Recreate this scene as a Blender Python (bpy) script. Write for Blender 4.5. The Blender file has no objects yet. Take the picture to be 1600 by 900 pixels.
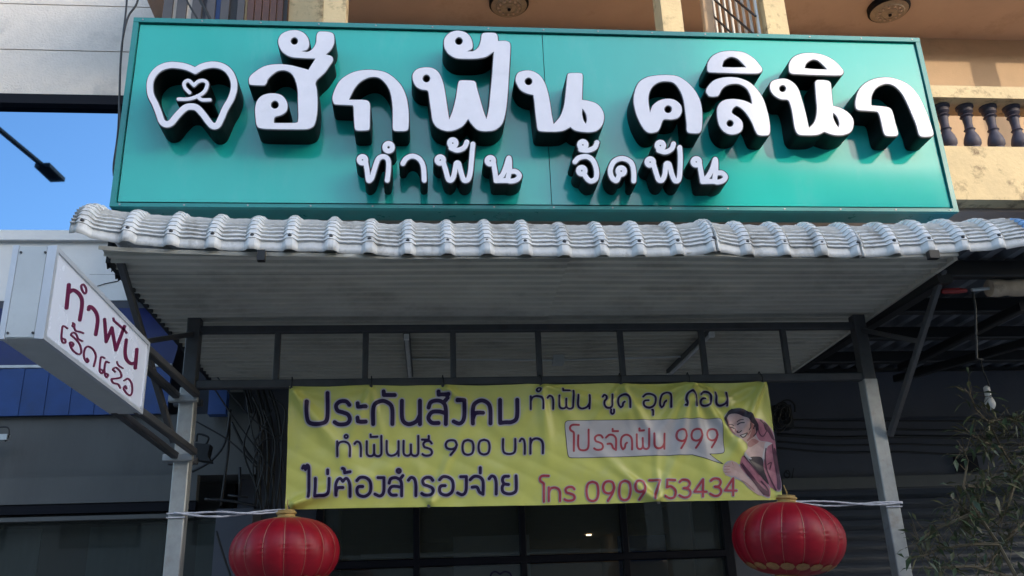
import bpy, bmesh, math, random
import numpy as np
from mathutils import Vector, Matrix
random.seed(7); rng = np.random.default_rng(7)
SC = bpy.context.scene
# ---------------------------------------------------------------- camera, sky, sun, exposure
F = 1418.5                                   # focal length in units of a 1600 wide frame
RM = np.array([[0.99514596, -0.00217342, 0.09838598],
               [-0.0914315, 0.34934976, 0.93252079],
               [-0.03639788, -0.93698987, 0.34745528]])
EYE = np.array([0, 0, 1.6])
cam = bpy.data.cameras.new('camera'); co = bpy.data.objects.new('camera', cam)
SC.collection.objects.link(co); SC.camera = co
cam.sensor_width = 36; cam.lens = F / 1600 * 36; cam.clip_start = 0.05; cam.clip_end = 2000
m = Matrix(((RM[0][0], -RM[0][1], -RM[0][2]), (RM[1][0], -RM[1][1], -RM[1][2]), (RM[2][0], -RM[2][1], -RM[2][2]))).to_4x4()
m.translation = Vector(EYE); co.matrix_world = m
SUN_AZ = math.radians(40)                    # measured from -Y: the sun stands low to the right behind the camera
SUN_EL = math.radians(17)
sdir = Vector((math.sin(SUN_AZ) * math.cos(SUN_EL), -math.cos(SUN_AZ) * math.cos(SUN_EL), math.sin(SUN_EL)))
W = bpy.data.worlds.new('World'); SC.world = W; W.use_nodes = True
nt = W.node_tree; nt.nodes.clear()
sky = nt.nodes.new('ShaderNodeTexSky'); sky.sky_type = 'NISHITA'; sky.sun_disc = False
sky.sun_elevation = SUN_EL
sky.sun_rotation = math.atan2(sdir.x, sdir.y)
sky.air_density = 1.0; sky.dust_density = 1.5; sky.ozone_density = 1.2
bg = nt.nodes.new('ShaderNodeBackground'); bg.inputs[1].default_value = 0.15
wo = nt.nodes.new('ShaderNodeOutputWorld')
nt.links.new(sky.outputs[0], bg.inputs[0]); nt.links.new(bg.outputs[0], wo.inputs[0])
sl = bpy.data.lights.new('sun', 'SUN'); sl.energy = .6; sl.angle = math.radians(0.5); sl.color = (1.0, 0.84, 0.62)
so = bpy.data.objects.new('sun', sl); SC.collection.objects.link(so)
so.rotation_euler = sdir.to_track_quat('Z', 'Y').to_euler()
SC.view_settings.view_transform = 'Standard'; SC.view_settings.look = 'None'
SC.view_settings.exposure = 2.02; SC.view_settings.gamma = 1.0
SC.cycles.max_bounces = 6

# ---------------------------------------------------------------- helpers
def ray(p): return RM @ np.array([p[0] - 800.0, p[1] - 450.0, F])
def aY(x, y, Y): d = ray((x, y)); return EYE + d * Y / d[1]
def aZ(x, y, Z): d = ray((x, y)); return EYE + d * (Z - 1.6) / d[2]
def aX(x, y, X): d = ray((x, y)); return EYE + d * X / d[0]
COL = SC.collection
LOC = {}
def root(name, label, cat, loc, group=None, kind=None):
    o = bpy.data.objects.new(name, None); COL.objects.link(o); o.location = loc; o.empty_display_size = .2
    o['label'] = label; o['category'] = cat
    if group: o['group'] = group
    if kind: o['kind'] = kind
    LOC[o.name] = np.array(loc, float); return o
def tag(o, label=None, cat=None, group=None, kind=None):
    if label: o['label'] = label
    if cat: o['category'] = cat
    if group: o['group'] = group
    if kind: o['kind'] = kind
    return o
def mesh_obj(name, V, Fc, mat, parent=None, loc=None, smooth=False, label=None, recalc=False):
    V = np.array(V, float).reshape(-1, 3)
    if parent is not None: off = LOC[parent.name]
    elif loc is not None: off = np.array(loc, float)
    else: off = np.array([V[:, 0].mean(), V[:, 1].mean(), V[:, 2].min()])
    me = bpy.data.meshes.new(name); me.from_pydata((V - off).tolist(), [], [list(f) for f in Fc]); me.update()
    if recalc:
        bm = bmesh.new(); bm.from_mesh(me); bmesh.ops.recalc_face_normals(bm, faces=bm.faces); bm.to_mesh(me); bm.free()
    o = bpy.data.objects.new(name, me); COL.objects.link(o)
    if mat: me.materials.append(mat)
    if smooth:
        me.polygons.foreach_set('use_smooth', [True] * len(me.polygons))
        if smooth != 1:
            try: me.set_sharp_from_angle(angle=math.radians(smooth))
            except Exception: pass
    if parent is not None: o.parent = parent
    else: o.location = off
    LOC[o.name] = off
    if label: o['label'] = label
    return o
class MB:
    def __init__(s): s.v = []; s.f = []
    def add(s, V, Fc):
        n = len(s.v); s.v += [tuple(map(float, p)) for p in V]; s.f += [tuple(n + i for i in f) for f in Fc]; return s
    def box(s, lo, hi):
        x0, y0, z0 = lo; x1, y1, z1 = hi
        return s.add([(x0, y0, z0), (x1, y0, z0), (x1, y1, z0), (x0, y1, z0), (x0, y0, z1), (x1, y0, z1), (x1, y1, z1), (x0, y1, z1)],
                     [(0, 3, 2, 1), (4, 5, 6, 7), (0, 1, 5, 4), (1, 2, 6, 5), (2, 3, 7, 6), (3, 0, 4, 7)])
    def beam(s, a, b, w, h=None, up=(0, 0, 1), ch=.12):
        """square tube with chamfered edges from a to b"""
        h = h or w; a = Vector(a); b = Vector(b); d = (b - a).normalized(); u = Vector(up)
        if abs(d.dot(u)) > .95: u = Vector((0, 1, 0))
        r = d.cross(u).normalized(); u = r.cross(d).normalized()
        c = ch * min(w, h); x = w / 2; y = h / 2
        P = [(x - c, y), (x, y - c), (x, -y + c), (x - c, -y), (-x + c, -y), (-x, -y + c), (-x, y - c), (-x + c, y)]
        V = [a + r * p + u * q for p, q in P] + [b + r * p + u * q for p, q in P]
        Fc = [(i, (i + 1) % 8, 8 + (i + 1) % 8, 8 + i) for i in range(8)] + [tuple(range(7, -1, -1)), tuple(range(8, 16))]
        return s.add(V, Fc)
    def tube(s, pts, r, n=6, cap=True, rr=None):
        pts = [Vector(p) for p in pts]; N = len(pts); up = Vector((0, 0, 1)); V = []; prev = None
        for i, p in enumerate(pts):
            d = (pts[min(i + 1, N - 1)] - pts[max(i - 1, 0)]).normalized()
            if prev is None:
                prev = d.cross(up)
                if prev.length < .1: prev = d.cross(Vector((1, 0, 0)))
            prev = (prev - d * prev.dot(d)).normalized(); q = d.cross(prev)
            ri = rr[i] if rr else r
            V += [p + prev * math.cos(2 * math.pi * k / n) * ri + q * math.sin(2 * math.pi * k / n) * ri for k in range(n)]
        Fc = [(i * n + k, i * n + (k + 1) % n, (i + 1) * n + (k + 1) % n, (i + 1) * n + k) for i in range(N - 1) for k in range(n)]
        if cap: Fc += [tuple(range(n - 1, -1, -1)), tuple((N - 1) * n + k for k in range(n))]
        return s.add(V, Fc)
    def lathe(s, c, prof, n=20):
        V = [(c[0] + r * math.cos(2 * math.pi * k / n), c[1] + r * math.sin(2 * math.pi * k / n), c[2] + z) for r, z in prof for k in range(n)]
        Fc = [(i * n + k, i * n + (k + 1) % n, (i + 1) * n + (k + 1) % n, (i + 1) * n + k) for i in range(len(prof) - 1) for k in range(n)]
        Fc += [tuple(range(n - 1, -1, -1)), tuple((len(prof) - 1) * n + k for k in range(n))]
        return s.add(V, Fc)
    def grid(s, P):
        P = np.array(P); a, b = P.shape[:2]
        return s.add(P.reshape(-1, 3), [(i * b + j, i * b + j + 1, (i + 1) * b + j + 1, (i + 1) * b + j) for i in range(a - 1) for j in range(b - 1)])
    def build(s, name, mat, parent=None, **k): return mesh_obj(name, s.v, s.f, mat, parent, **k)

# ---------------------------------------------------------------- materials
def srgb(h):
    c = [int(h[i:i + 2], 16) / 255 for i in (0, 2, 4)]
    return tuple(x / 12.92 if x <= .04045 else ((x + .055) / 1.055) ** 2.4 for x in c)
def mat(name, col, rough=.6, metal=0, var=.12, scale=6, bump=0, bscale=60, dirt=None, dirt_amt=.35, dscale=2.5, spec=.5, coat=0, stretch=None, dthr=.55):
    M = bpy.data.materials.new(name); M.use_nodes = True; n = M.node_tree; b = n.nodes['Principled BSDF']
    tc = n.nodes.new('ShaderNodeNewGeometry')
    mp = n.nodes.new('ShaderNodeMapping'); n.links.new(tc.outputs['Position'], mp.inputs[0])
    if stretch: mp.inputs['Scale'].default_value = stretch
    nz = n.nodes.new('ShaderNodeTexNoise'); nz.inputs['Scale'].default_value = scale; nz.inputs['Detail'].default_value = 8; nz.inputs['Roughness'].default_value = .65
    n.links.new(mp.outputs[0], nz.inputs['Vector'])
    mr = n.nodes.new('ShaderNodeMapRange'); mr.inputs[1].default_value = .3; mr.inputs[2].default_value = .7
    mr.inputs[3].default_value = 1 - var; mr.inputs[4].default_value = 1 + var
    n.links.new(nz.outputs[0], mr.inputs[0])
    mx = n.nodes.new('ShaderNodeVectorMath'); mx.operation = 'SCALE'; mx.inputs[0].default_value = col
    n.links.new(mr.outputs[0], mx.inputs['Scale'])
    out = mx.outputs[0]
    if dirt:
        n2 = n.nodes.new('ShaderNodeTexNoise'); n2.inputs['Scale'].default_value = dscale; n2.inputs['Detail'].default_value = 10; n2.inputs['Roughness'].default_value = .7
        n.links.new(mp.outputs[0], n2.inputs['Vector'])
        m2 = n.nodes.new('ShaderNodeMapRange'); m2.inputs[1].default_value = dthr; m2.inputs[2].default_value = dthr + .14; m2.inputs[4].default_value = dirt_amt
        n.links.new(n2.outputs[0], m2.inputs[0])
        mi = n.nodes.new('ShaderNodeMix'); mi.data_type = 'RGBA'; mi.inputs['B'].default_value = (*dirt, 1)
        n.links.new(m2.outputs[0], mi.inputs['Factor']); n.links.new(out, mi.inputs['A']); out = mi.outputs['Result']
    n.links.new(out, b.inputs['Base Color'])
    b.inputs['Roughness'].default_value = rough; b.inputs['Metallic'].default_value = metal
    b.inputs['Specular IOR Level'].default_value = spec; b.inputs['Coat Weight'].default_value = coat
    rr = n.nodes.new('ShaderNodeMapRange'); rr.inputs[3].default_value = max(.02, rough - .07) if rough > .03 else rough; rr.inputs[4].default_value = min(1, rough + .1) if rough > .03 else rough
    n.links.new(nz.outputs[0], rr.inputs[0]); n.links.new(rr.outputs[0], b.inputs['Roughness'])
    if bump:
        n3 = n.nodes.new('ShaderNodeTexNoise'); n3.inputs['Scale'].default_value = bscale; n3.inputs['Detail'].default_value = 6
        n.links.new(mp.outputs[0], n3.inputs['Vector'])
        bp = n.nodes.new('ShaderNodeBump'); bp.inputs['Strength'].default_value = bump; bp.inputs['Distance'].default_value = .01
        n.links.new(n3.outputs[0], bp.inputs['Height']); n.links.new(bp.outputs[0], b.inputs['Normal'])
    return M
def mat_emit(name, col, st):
    M = bpy.data.materials.new(name); M.use_nodes = True; b = M.node_tree.nodes['Principled BSDF']
    b.inputs['Base Color'].default_value = (*col, 1); b.inputs['Emission Color'].default_value = (*col, 1); b.inputs['Emission Strength'].default_value = st
    return M
def mat_glass(name, col=(.055, .06, .055), alpha=.62):
    M = bpy.data.materials.new(name); M.use_nodes = True; n = M.node_tree; b = n.nodes['Principled BSDF']
    b.inputs['Base Color'].default_value = (*col, 1); b.inputs['Roughness'].default_value = .02
    t = n.nodes.new('ShaderNodeBsdfTransparent'); t.inputs[0].default_value = (.75, .8, .8, 1)
    mx = n.nodes.new('ShaderNodeMixShader'); mx.inputs[0].default_value = alpha
    n.links.new(t.outputs[0], mx.inputs[1]); n.links.new(b.outputs[0], mx.inputs[2])
    n.links.new(mx.outputs[0], n.nodes['Material Output'].inputs[0]); return M
M = {}
M['teal'] = mat('teal_panel', (.018, .46, .40), .11, var=.06, scale=1.5, spec=.55, dirt=(.10, .46, .42), dirt_amt=.3, dscale=3, stretch=(1, 1, .35), bump=.02, bscale=1.2)
M['tealtrim'] = mat('teal_trim', (.02, .24, .23), .3, var=.08)
M['tealdark'] = mat('teal_case', (.012, .16, .155), .28, var=.15, dirt=(.03, .03, .02), dirt_amt=.4)
M['face'] = mat('white_acrylic_face', (.80, .78, .84), .3, var=.035, scale=14, dirt=(.5, .48, .5), dirt_amt=.15, dscale=9)
M['rim'] = mat('black_letter_return', (.005, .006, .006), .45, var=.3, spec=.12)
M['greyrim'] = mat('grey_letter_edge', (.16, .17, .19), .35, var=.1)
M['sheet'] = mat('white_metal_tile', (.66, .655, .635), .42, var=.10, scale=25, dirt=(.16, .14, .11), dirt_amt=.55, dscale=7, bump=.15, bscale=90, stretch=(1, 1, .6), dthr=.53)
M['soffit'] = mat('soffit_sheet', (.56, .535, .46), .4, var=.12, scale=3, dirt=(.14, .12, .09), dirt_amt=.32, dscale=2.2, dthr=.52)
M['steel'] = mat('painted_steel', (.045, .046, .05), .45, var=.25, scale=12, dirt=(.05, .035, .025), dirt_amt=.5, dscale=8)
M['galv'] = mat('galvanised_post', (.34, .35, .345), .42, metal=.35, var=.14, scale=16, dirt=(.25, .20, .15), dirt_amt=.5, dscale=9, bump=.05)
M['black'] = mat('black_rubber', (.008, .008, .009), .5, var=.3)
M['yellow'] = mat('yellow_vinyl', (.50, .50, .115), .3, var=.08, scale=5, dirt=(.40, .40, .16), dirt_amt=.4, dscale=4)
M['ink'] = mat('dark_purple_ink', (.012, .003, .036), .5, var=.15, spec=.25)
M['halo'] = mat('pale_lilac_ink', (.36, .34, .37), .3, var=.06)
M['redink'] = mat('red_ink', (.33, .035, .05), .35, var=.1)
M['bubble'] = mat('bubble_print', (.42, .40, .41), .3, var=.05)
M['skin'] = mat('skin_print', (.44, .30, .28), .35, var=.12, scale=30)
M['skin2'] = mat('skin_shade_print', (.30, .13, .12), .35, var=.12, scale=30)
M['pink'] = mat('pink_jacket_print', (.32, .12, .16), .35, var=.25, scale=25)
M['pink2'] = mat('dark_jacket_print', (.07, .02, .04), .35, var=.2)
M['hair'] = mat('hair_print', (.02, .01, .02), .35, var=.2)
M['boxwhite'] = mat('lightbox_acrylic', (.72, .74, .82), .25, var=.03, scale=3)
M['alu'] = mat('sheet_aluminium', (.55, .57, .57), .38, metal=.3, var=.08, scale=5, dirt=(.35, .35, .33), dirt_amt=.5, dscale=3)
M['alutrim'] = mat('aluminium_trim', (.62, .64, .68), .35, metal=.4, var=.06)
M['maroon'] = mat('maroon_vinyl', (.13, .008, .05), .35, var=.15)
M['red'] = mat('red_satin', (.235, .003, .012), .42, var=.16, scale=8, spec=.3, bump=.1, bscale=7, stretch=(1, 1, 2.5))
M['seam'] = mat('cream_rib', (.30, .12, .08), .5)
M['gold'] = mat('gold_foil', (.36, .24, .08), .55, metal=.2, var=.2, scale=30)
M['goldlace'] = mat('gold_lace_print', (.30, .14, .05), .5, var=.3, scale=40)
M['plastic'] = mat('plastic_tie', (.50, .50, .55), .3, var=.3, scale=30)
M['stucco'] = mat('grey_stucco', (.76, .69, .61), .85, var=.06, scale=9, bump=.5, bscale=70, dirt=(.35, .33, .30), dirt_amt=.4, dscale=2.6, dthr=.56)
M['white'] = mat('white_painted', (.74, .74, .72), .6, var=.04, bump=.08)
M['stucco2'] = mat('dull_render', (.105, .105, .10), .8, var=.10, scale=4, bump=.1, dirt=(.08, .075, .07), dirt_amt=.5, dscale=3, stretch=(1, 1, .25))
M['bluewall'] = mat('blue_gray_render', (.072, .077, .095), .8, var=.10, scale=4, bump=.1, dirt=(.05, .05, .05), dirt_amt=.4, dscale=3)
M['cream'] = mat('cream_paint', (.68, .52, .29), .75, var=.12, scale=5, dirt=(.13, .075, .04), dirt_amt=.8, dscale=7, bump=.25, bscale=50, dthr=.535)
M['tan'] = mat('tan_ceiling_paint', (.50, .38, .31), .8, var=.07, scale=3, dirt=(.24, .16, .10), dirt_amt=.35, dscale=2, dthr=.55)
M['tanwall'] = mat('tan_wall_paint', (.58, .40, .25), .8, var=.07, scale=4, dirt=(.24, .16, .10), dirt_amt=.35, dscale=3, bump=.1)
M['baluster'] = mat('dark_baluster_paint', (.07, .06, .085), .6, var=.2, scale=20)
M['blueglass'] = mat('mirror_glass', (.01, .02, .035), .02, var=0, scale=1)
M['blueglass'].node_tree.nodes['Principled BSDF'].inputs['Metallic'].default_value = 1
M['blueglass'].node_tree.nodes['Vector Math'].inputs[0].default_value = (.17, .30, .455)
M['glass'] = mat_glass('shop_glass')
M['frame'] = mat('dark_frame', (.006, .006, .010), .55, var=.2, spec=.15)
M['bluepvc'] = mat('blue_painted_fascia', (.012, .055, .21), .45, var=.15, scale=6, dirt=(.02, .04, .10), dirt_amt=.5)
M['bluedark'] = mat('deep_blue_sheet', (.003, .010, .075), .45, var=.2)
M['curtain'] = mat('teal_curtain', (.07, .11, .12), .9, var=.2, scale=4, stretch=(8, 8, 1))
M['shutter'] = mat('roller_shutter', (.03, .037, .05), .45, var=.15, dirt=(.02, .02, .02), dirt_amt=.4)
M['greyslat'] = mat('grey_slat', (.07, .065, .068), .5, var=.2)
M['brownslat'] = mat('brown_slat', (.09, .035, .022), .5, var=.3)
M['roll'] = mat('rolled_canvas', (.42, .33, .24), .8, var=.25, scale=9, dirt=(.10, .06, .04), dirt_amt=.7, dscale=6)
M['redplastic'] = mat('red_handle', (.25, .015, .015), .35)
M['bulb'] = mat('bulb_glass', (.6, .6, .6), .15)
M['leaf'] = mat('leaf', (.035, .058, .022), .45, var=.4, scale=20)
M['leaf2'] = mat('leaf_olive', (.075, .075, .028), .45, var=.4, scale=20)
M['stem'] = mat('stem', (.09, .07, .04), .8)
M['asphalt'] = mat('asphalt', (.05, .05, .052), .9, var=.2, scale=30, bump=.3)
M['pave'] = mat('pavement', (.27, .255, .235), .85, var=.15, scale=8, bump=.2)
M['inner'] = mat('interior_wall', (.45, .36, .26), .8, var=.1)
M['lamp_on'] = mat_emit('lit_downlight', (1, .80, .55), 2.5)
M['opp'] = mat('opposite_render', (.42, .40, .36), .8, var=.1)
M['oppglass'] = mat('opposite_glass', (.03, .04, .05), .15)
M['lampdisc'] = mat('lamp_glass_disc', (.26, .21, .16), .35, var=.2, scale=30)

# ---------------------------------------------------------------- outline tools (shapes given in the frame's 1600 px units, laid onto real planes)
def smooth(pts, closed=False, k=6):
    """Catmull-Rom; a point with a third entry is a sharp corner"""
    P = [np.array(p[:2], float) for p in pts]; cor = [len(p) > 2 for p in pts]; N = len(P)
    if N == 2 and not closed: return np.array(P)
    out = []
    for i in range(N if closed else N - 1):
        a, b = i, (i + 1) % N
        p0, p1 = P[a], P[b]
        pm = P[(a - 1) % N] if (closed or a > 0) else p0
        pn = P[(b + 1) % N] if (closed or b < N - 1) else p1
        m0 = (p1 - pm) / 2; m1 = (pn - p0) / 2
        if cor[a]: m0 = (p1 - p0) * .6
        if cor[b]: m1 = (p1 - p0) * .6
        L = np.linalg.norm(p1 - p0)
        for mm in (m0, m1):
            l = np.linalg.norm(mm)
            if l > 1.2 * L and l > 0: mm *= 1.2 * L / l
        for t in np.arange(k) / k:
            h = t * t * (3 - 2 * t)
            out.append((1 + 2 * t) * (1 - t) ** 2 * p0 + t * (1 - t) ** 2 * m0 + h * p1 + t * t * (t - 1) * m1)
    if not closed: out.append(P[-1])
    return np.array(out)
def seg_dist(X, Y, a, b, ra=0, rb=0):
    d = b - a; L = d @ d + 1e-12
    t = np.clip(((X - a[0]) * d[0] + (Y - a[1]) * d[1]) / L, 0, 1)
    return np.hypot(X - a[0] - t * d[0], Y - a[1] - t * d[1]) - (ra + (rb - ra) * t)
def field(prims, h, pad):
    """signed distance grid of the union of strokes and polygons. prim: ('s',pts,r[,closed]) or ('p',outer,[holes])"""
    L = []
    for p in prims:
        if p[0] == 's': L.append(smooth(p[1], len(p) > 3 and p[3]) if not (len(p) > 4) else np.array(p[1], float))
        elif p[0] == 'o': L.append(None)
        else: L.append(smooth(p[1], True))
    mn = np.min([(l.min(0) - (p[2] if p[0] == 's' else 0)) for l, p in zip(L, prims)], 0) - pad
    mx = np.max([(l.max(0) + (p[2] if p[0] == 's' else 0)) for l, p in zip(L, prims)], 0) + pad
    xs = np.arange(mn[0], mx[0] + h, h); ys = np.arange(mn[1], mx[1] + h, h); X, Y = np.meshgrid(xs, ys); D = np.full(X.shape, 1e9)
    for l, p in zip(L, prims):
        if p[0] == 's':
            cl = len(p) > 3 and p[3]; n = len(l)
            for i in range(n if cl else n - 1): D = np.minimum(D, seg_dist(X, Y, l[i], l[(i + 1) % n], p[2], p[2]))
        else:
            E = np.full(X.shape, 1e9); ins = np.zeros(X.shape, bool)
            for loop in [l] + [smooth(hh, True) for hh in (p[2] if len(p) > 2 else [])]:
                n = len(loop)
                for i in range(n):
                    a, b = loop[i], loop[(i + 1) % n]
                    E = np.minimum(E, seg_dist(X, Y, a, b))
                    c = (a[1] > Y) != (b[1] > Y)
                    if a[1] != b[1]: ins ^= c & (X < (b[0] - a[0]) * (Y - a[1]) / (b[1] - a[1]) + a[0])
            D = np.minimum(D, np.where(ins, -E, E))
    return xs, ys, D
def rdp(P, e):
    if len(P) < 3: return P
    a, b = P[0], P[-1]; d = b - a; L = np.hypot(*d) + 1e-9
    dist = np.abs((P[:, 0] - a[0]) * d[1] - (P[:, 1] - a[1]) * d[0]) / L if L > 1e-6 else np.hypot(*(P - a).T)
    i = int(dist.argmax())
    if dist[i] < e: return np.array([a, b])
    return np.vstack([rdp(P[:i + 1], e)[:-1], rdp(P[i:], e)])
def contours(xs, ys, D, lev, eps=.09):
    ins = D < lev; H, Wd = D.shape; segs = {}
    def xp(i, j, i2, j2):
        t = (lev - D[i, j]) / (D[i2, j2] - D[i, j] + 1e-12); return (xs[j] + (xs[j2] - xs[j]) * t, ys[i] + (ys[i2] - ys[i]) * t)
    c = ins[:-1, :-1].astype(int) + ins[:-1, 1:] * 2 + ins[1:, 1:] * 4 + ins[1:, :-1] * 8
    T = {1: [(3, 0)], 2: [(0, 1)], 3: [(3, 1)], 4: [(1, 2)], 5: [(3, 0), (1, 2)], 6: [(0, 2)], 7: [(3, 2)], 8: [(2, 3)], 9: [(2, 0)], 10: [(0, 1), (2, 3)], 11: [(2, 1)], 12: [(1, 3)], 13: [(1, 0)], 14: [(0, 3)]}
    pt = {}
    for i, j in zip(*np.nonzero((c > 0) & (c < 15))):
        for a, b in T[c[i, j]]:
            ks = []
            for e in (a, b):
                k = [('h', i, j), ('v', i, j + 1), ('h', i + 1, j), ('v', i, j)][e]
                if k not in pt: pt[k] = xp(k[1], k[2], k[1], k[2] + 1) if k[0] == 'h' else xp(k[1], k[2], k[1] + 1, k[2])
                ks.append(k)
            segs[ks[0]] = ks[1]
    loops = []
    while segs:
        s = next(iter(segs)); lp = []; k = s
        while k in segs: lp.append(pt[k]); k = segs.pop(k)
        if len(lp) > 6:
            P = np.array(lp); h = len(P) // 2
            P = np.vstack([rdp(P[:h + 1], eps)[:-1], rdp(np.vstack([P[h:], P[:1]]), eps)[:-1]]); loops.append(P)
    return loops
def fill_mesh(loops, extr):
    cu = bpy.data.curves.new('t', 'CURVE'); cu.dimensions = '2D'; cu.fill_mode = 'BOTH'; cu.extrude = .5 if extr else 0
    for P in loops:
        s = cu.splines.new('POLY'); s.points.add(len(P) - 1); s.use_cyclic_u = True
        for q, p in zip(s.points, P): q.co = (p[0], p[1], 0, 1)
    o = bpy.data.objects.new('t', cu); COL.objects.link(o)
    bpy.context.view_layer.update()
    me = bpy.data.meshes.new_from_object(o)
    V = np.empty(len(me.vertices) * 3); me.vertices.foreach_get('co', V); V = V.reshape(-1, 3); Fc = [tuple(p.vertices) for p in me.polygons]
    bpy.data.objects.remove(o); bpy.data.curves.remove(cu); bpy.data.meshes.remove(me)
    return V, Fc
def slab(name, loops, mp, t0, t1, mat_, parent, **k):
    """extruded shape; mp(x,y,t) gives the world point, t0 back, t1 front"""
    V, Fc = fill_mesh(loops, abs(t1 - t0) > 1e-9)
    W_ = [mp(v[0], v[1], (t1 if v[2] > 0 else t0)) for v in V]
    o = mesh_obj(name, W_, Fc, mat_, parent, recalc=True, **k); return o
def cells(xs, ys, D, lev):
    ins = D < lev; a = ins[:-1, :-1] | ins[:-1, 1:] | ins[1:, 1:] | ins[1:, :-1]; V = []; Fc = []; ix = {}
    def vid(k, p):
        if k not in ix: ix[k] = len(V); V.append(p)
        return ix[k]
    for i, j in zip(*np.nonzero(a)):
        C = [(i, j), (i, j + 1), (i + 1, j + 1), (i + 1, j)]; f = []
        for q in range(4):
            c, d = C[q], C[(q + 1) % 4]
            if ins[c]: f.append(vid(c, (xs[c[1]], ys[c[0]])))
            if ins[c] != ins[d]:
                t = (lev - D[c]) / (D[d] - D[c] + 1e-12); k = (min(c, d), max(c, d))
                f.append(vid(k, (xs[c[1]] + (xs[d[1]] - xs[c[1]]) * t, ys[c[0]] + (ys[d[0]] - ys[c[0]]) * t)))
        if len(f) > 2: Fc.append(f)
    return V, Fc

def cable(pxs, Ys, r=.006, name='cable', label=None, group=None, par=None, n=5, mt='black'):
    P = [aY(x, y, (Ys[i] if isinstance(Ys, (list, tuple)) else Ys)) for i, (x, y) in enumerate(pxs)]
    P = np.array(P); T = np.linspace(0, 1, len(P)); 
    if len(P) > 2:
        out = []
        for i in range(len(P) - 1):
            p0 = P[max(i - 1, 0)]; p1 = P[i]; p2 = P[i + 1]; p3 = P[min(i + 2, len(P) - 1)]
            for t_ in np.arange(5) / 5: out.append(.5 * (2 * p1 + (p2 - p0) * t_ + (2 * p0 - 5 * p1 + 4 * p2 - p3) * t_ ** 2 + (3 * p1 - p0 - 3 * p2 + p3) * t_ ** 3))
        P = np.array(out + [P[-1]])
    g = MB(); g.tube(P, r, n); o = g.build(name, M[mt], par, smooth=1)
    if label: tag(o, label, 'cable', group)
    return o
# ---------------------------------------------------------------- ground, road, buildings across the street
def sheet(name, x0, x1, y0, y1, z, mt, kind='structure'):
    o = MB().add([(x0, y0, z), (x1, y0, z), (x1, y1, z), (x0, y1, z)], [(0, 1, 2, 3)]).build(name, mt); return tag(o, kind=kind)
sheet('ground', -400, 400, -400, 400, -.15, M['pave'])
sheet('road', -400, 400, -15.0, .6, -.146, M['asphalt'])
tag(MB().box((-60, .6, -.15), (60, 12, 0)).build('pavement', M['pave']), kind='structure')
tag(MB().box((-60, -18, -.15), (60, -15, 0)).build('pavement', M['pave']), kind='structure')
def opp_building(x0, x1, H, label, y=-18.0):
    r = root('shophouse', label, 'building', ((x0 + x1) / 2, y - 4, 0), 'shophouses across the street')
    MB().box((x0, y - 8, 0), (x1, y, H)).build('wall', M['opp'], r)
    n = int((x1 - x0) // 4)
    for k in range(n):
        for fl in range(int(H // 3.4)):
            cx = x0 + (k + .5) * (x1 - x0) / n; z = .9 + fl * 3.4
            if z + 1.6 > H - .3: continue
            w = MB().box((cx - 1.2, y - .05, z), (cx + 1.2, y + .03, z + 1.5)).build('window', M['frame'], r)
            for s in (-1, 1): MB().box((cx + s * .58 - .52, y + .02, z + .06), (cx + s * .58 + .52, y + .036, z + 1.44)).build('pane', M['oppglass'], w)
    MB().box((x0, y, H - .25), (x1, y + .25, H)).build('cornice', M['opp'], r)
opp_building(-44, 8, 12.4, 'pale shophouse row across the street, left end')
opp_building(8.2, 20.4, 16.4, 'tallest pale shophouse across the street, in the middle of the row')
opp_building(20.7, 60, 12.5, 'low pale shophouse row across the street, right end')

# ---------------------------------------------------------------- teal shop sign
YS = 4.2
a, b, c, d = aY(207, 30, YS), aY(1432, 60, YS), aY(1500, 333, YS), aY(175, 323, YS)
SX0, SX1, SZ0, SZ1 = (a[0] + d[0]) / 2, (b[0] + c[0]) / 2, (c[2] + d[2]) / 2, (a[2] + b[2]) / 2
sign = root('shop_sign', 'wide glossy teal signboard with raised white and black Thai letters above the white awning', 'sign', ((SX0 + SX1) / 2, YS + .08, SZ0))
LOC[sign.name] = np.array(sign.location)
seam = (aY(848, 60, YS)[0] + aY(862, 320, YS)[0]) / 2
YB = YS + .145                                # front of the board; letter faces stand at YS
# the letters were measured with their faces on Y = YS, so the board's own outline is re-read on its plane
a, b, c, d = aY(207, 30, YB), aY(1432, 60, YB), aY(1500, 333, YB), aY(175, 323, YB)
SX0, SX1, SZ0, SZ1 = (a[0] + d[0]) / 2, (b[0] + c[0]) / 2, (c[2] + d[2]) / 2, (a[2] + b[2]) / 2
seam = (aY(848, 60, YB)[0] + aY(862, 320, YB)[0]) / 2
fr = .028
for x0, x1 in ((SX0 + fr + .006, seam - .002), (seam + .002, SX1 - fr - .006)):
    g = MB(); n = 24
    P = [[(x0 + (x1 - x0) * i / n, YB + .004 + .004 * math.sin(2.1 * (x0 + (x1 - x0) * i / n) + .7 * j) * math.sin(math.pi * j / 8), SZ0 + fr + .006 + (SZ1 - SZ0 - 2 * fr - .012) * j / 8) for j in range(9)] for i in range(n + 1)]
    g.grid(P); g.build('panel', M['teal'], sign, smooth=1)
for lo, hi in (((SX0, YB - .012, SZ1 - fr), (SX1, YB + .02, SZ1)), ((SX0, YB - .012, SZ0), (SX1, YB + .02, SZ0 + fr * .7)),
               ((SX0, YB - .010, SZ0 + fr * .7), (SX0 + fr, YB + .02, SZ1 - fr)), ((SX1 - fr, YB - .010, SZ0 + fr * .7), (SX1, YB + .02, SZ1 - fr))):
    MB().box(lo, hi).build('frame_trim', M['tealtrim'], sign)
MB().box((SX0 + .003, YB + .02, SZ0 + .003), (SX1 - .003, YB + .15, SZ1 - .003)).build('sign_case', M['tealdark'], sign)
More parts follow.
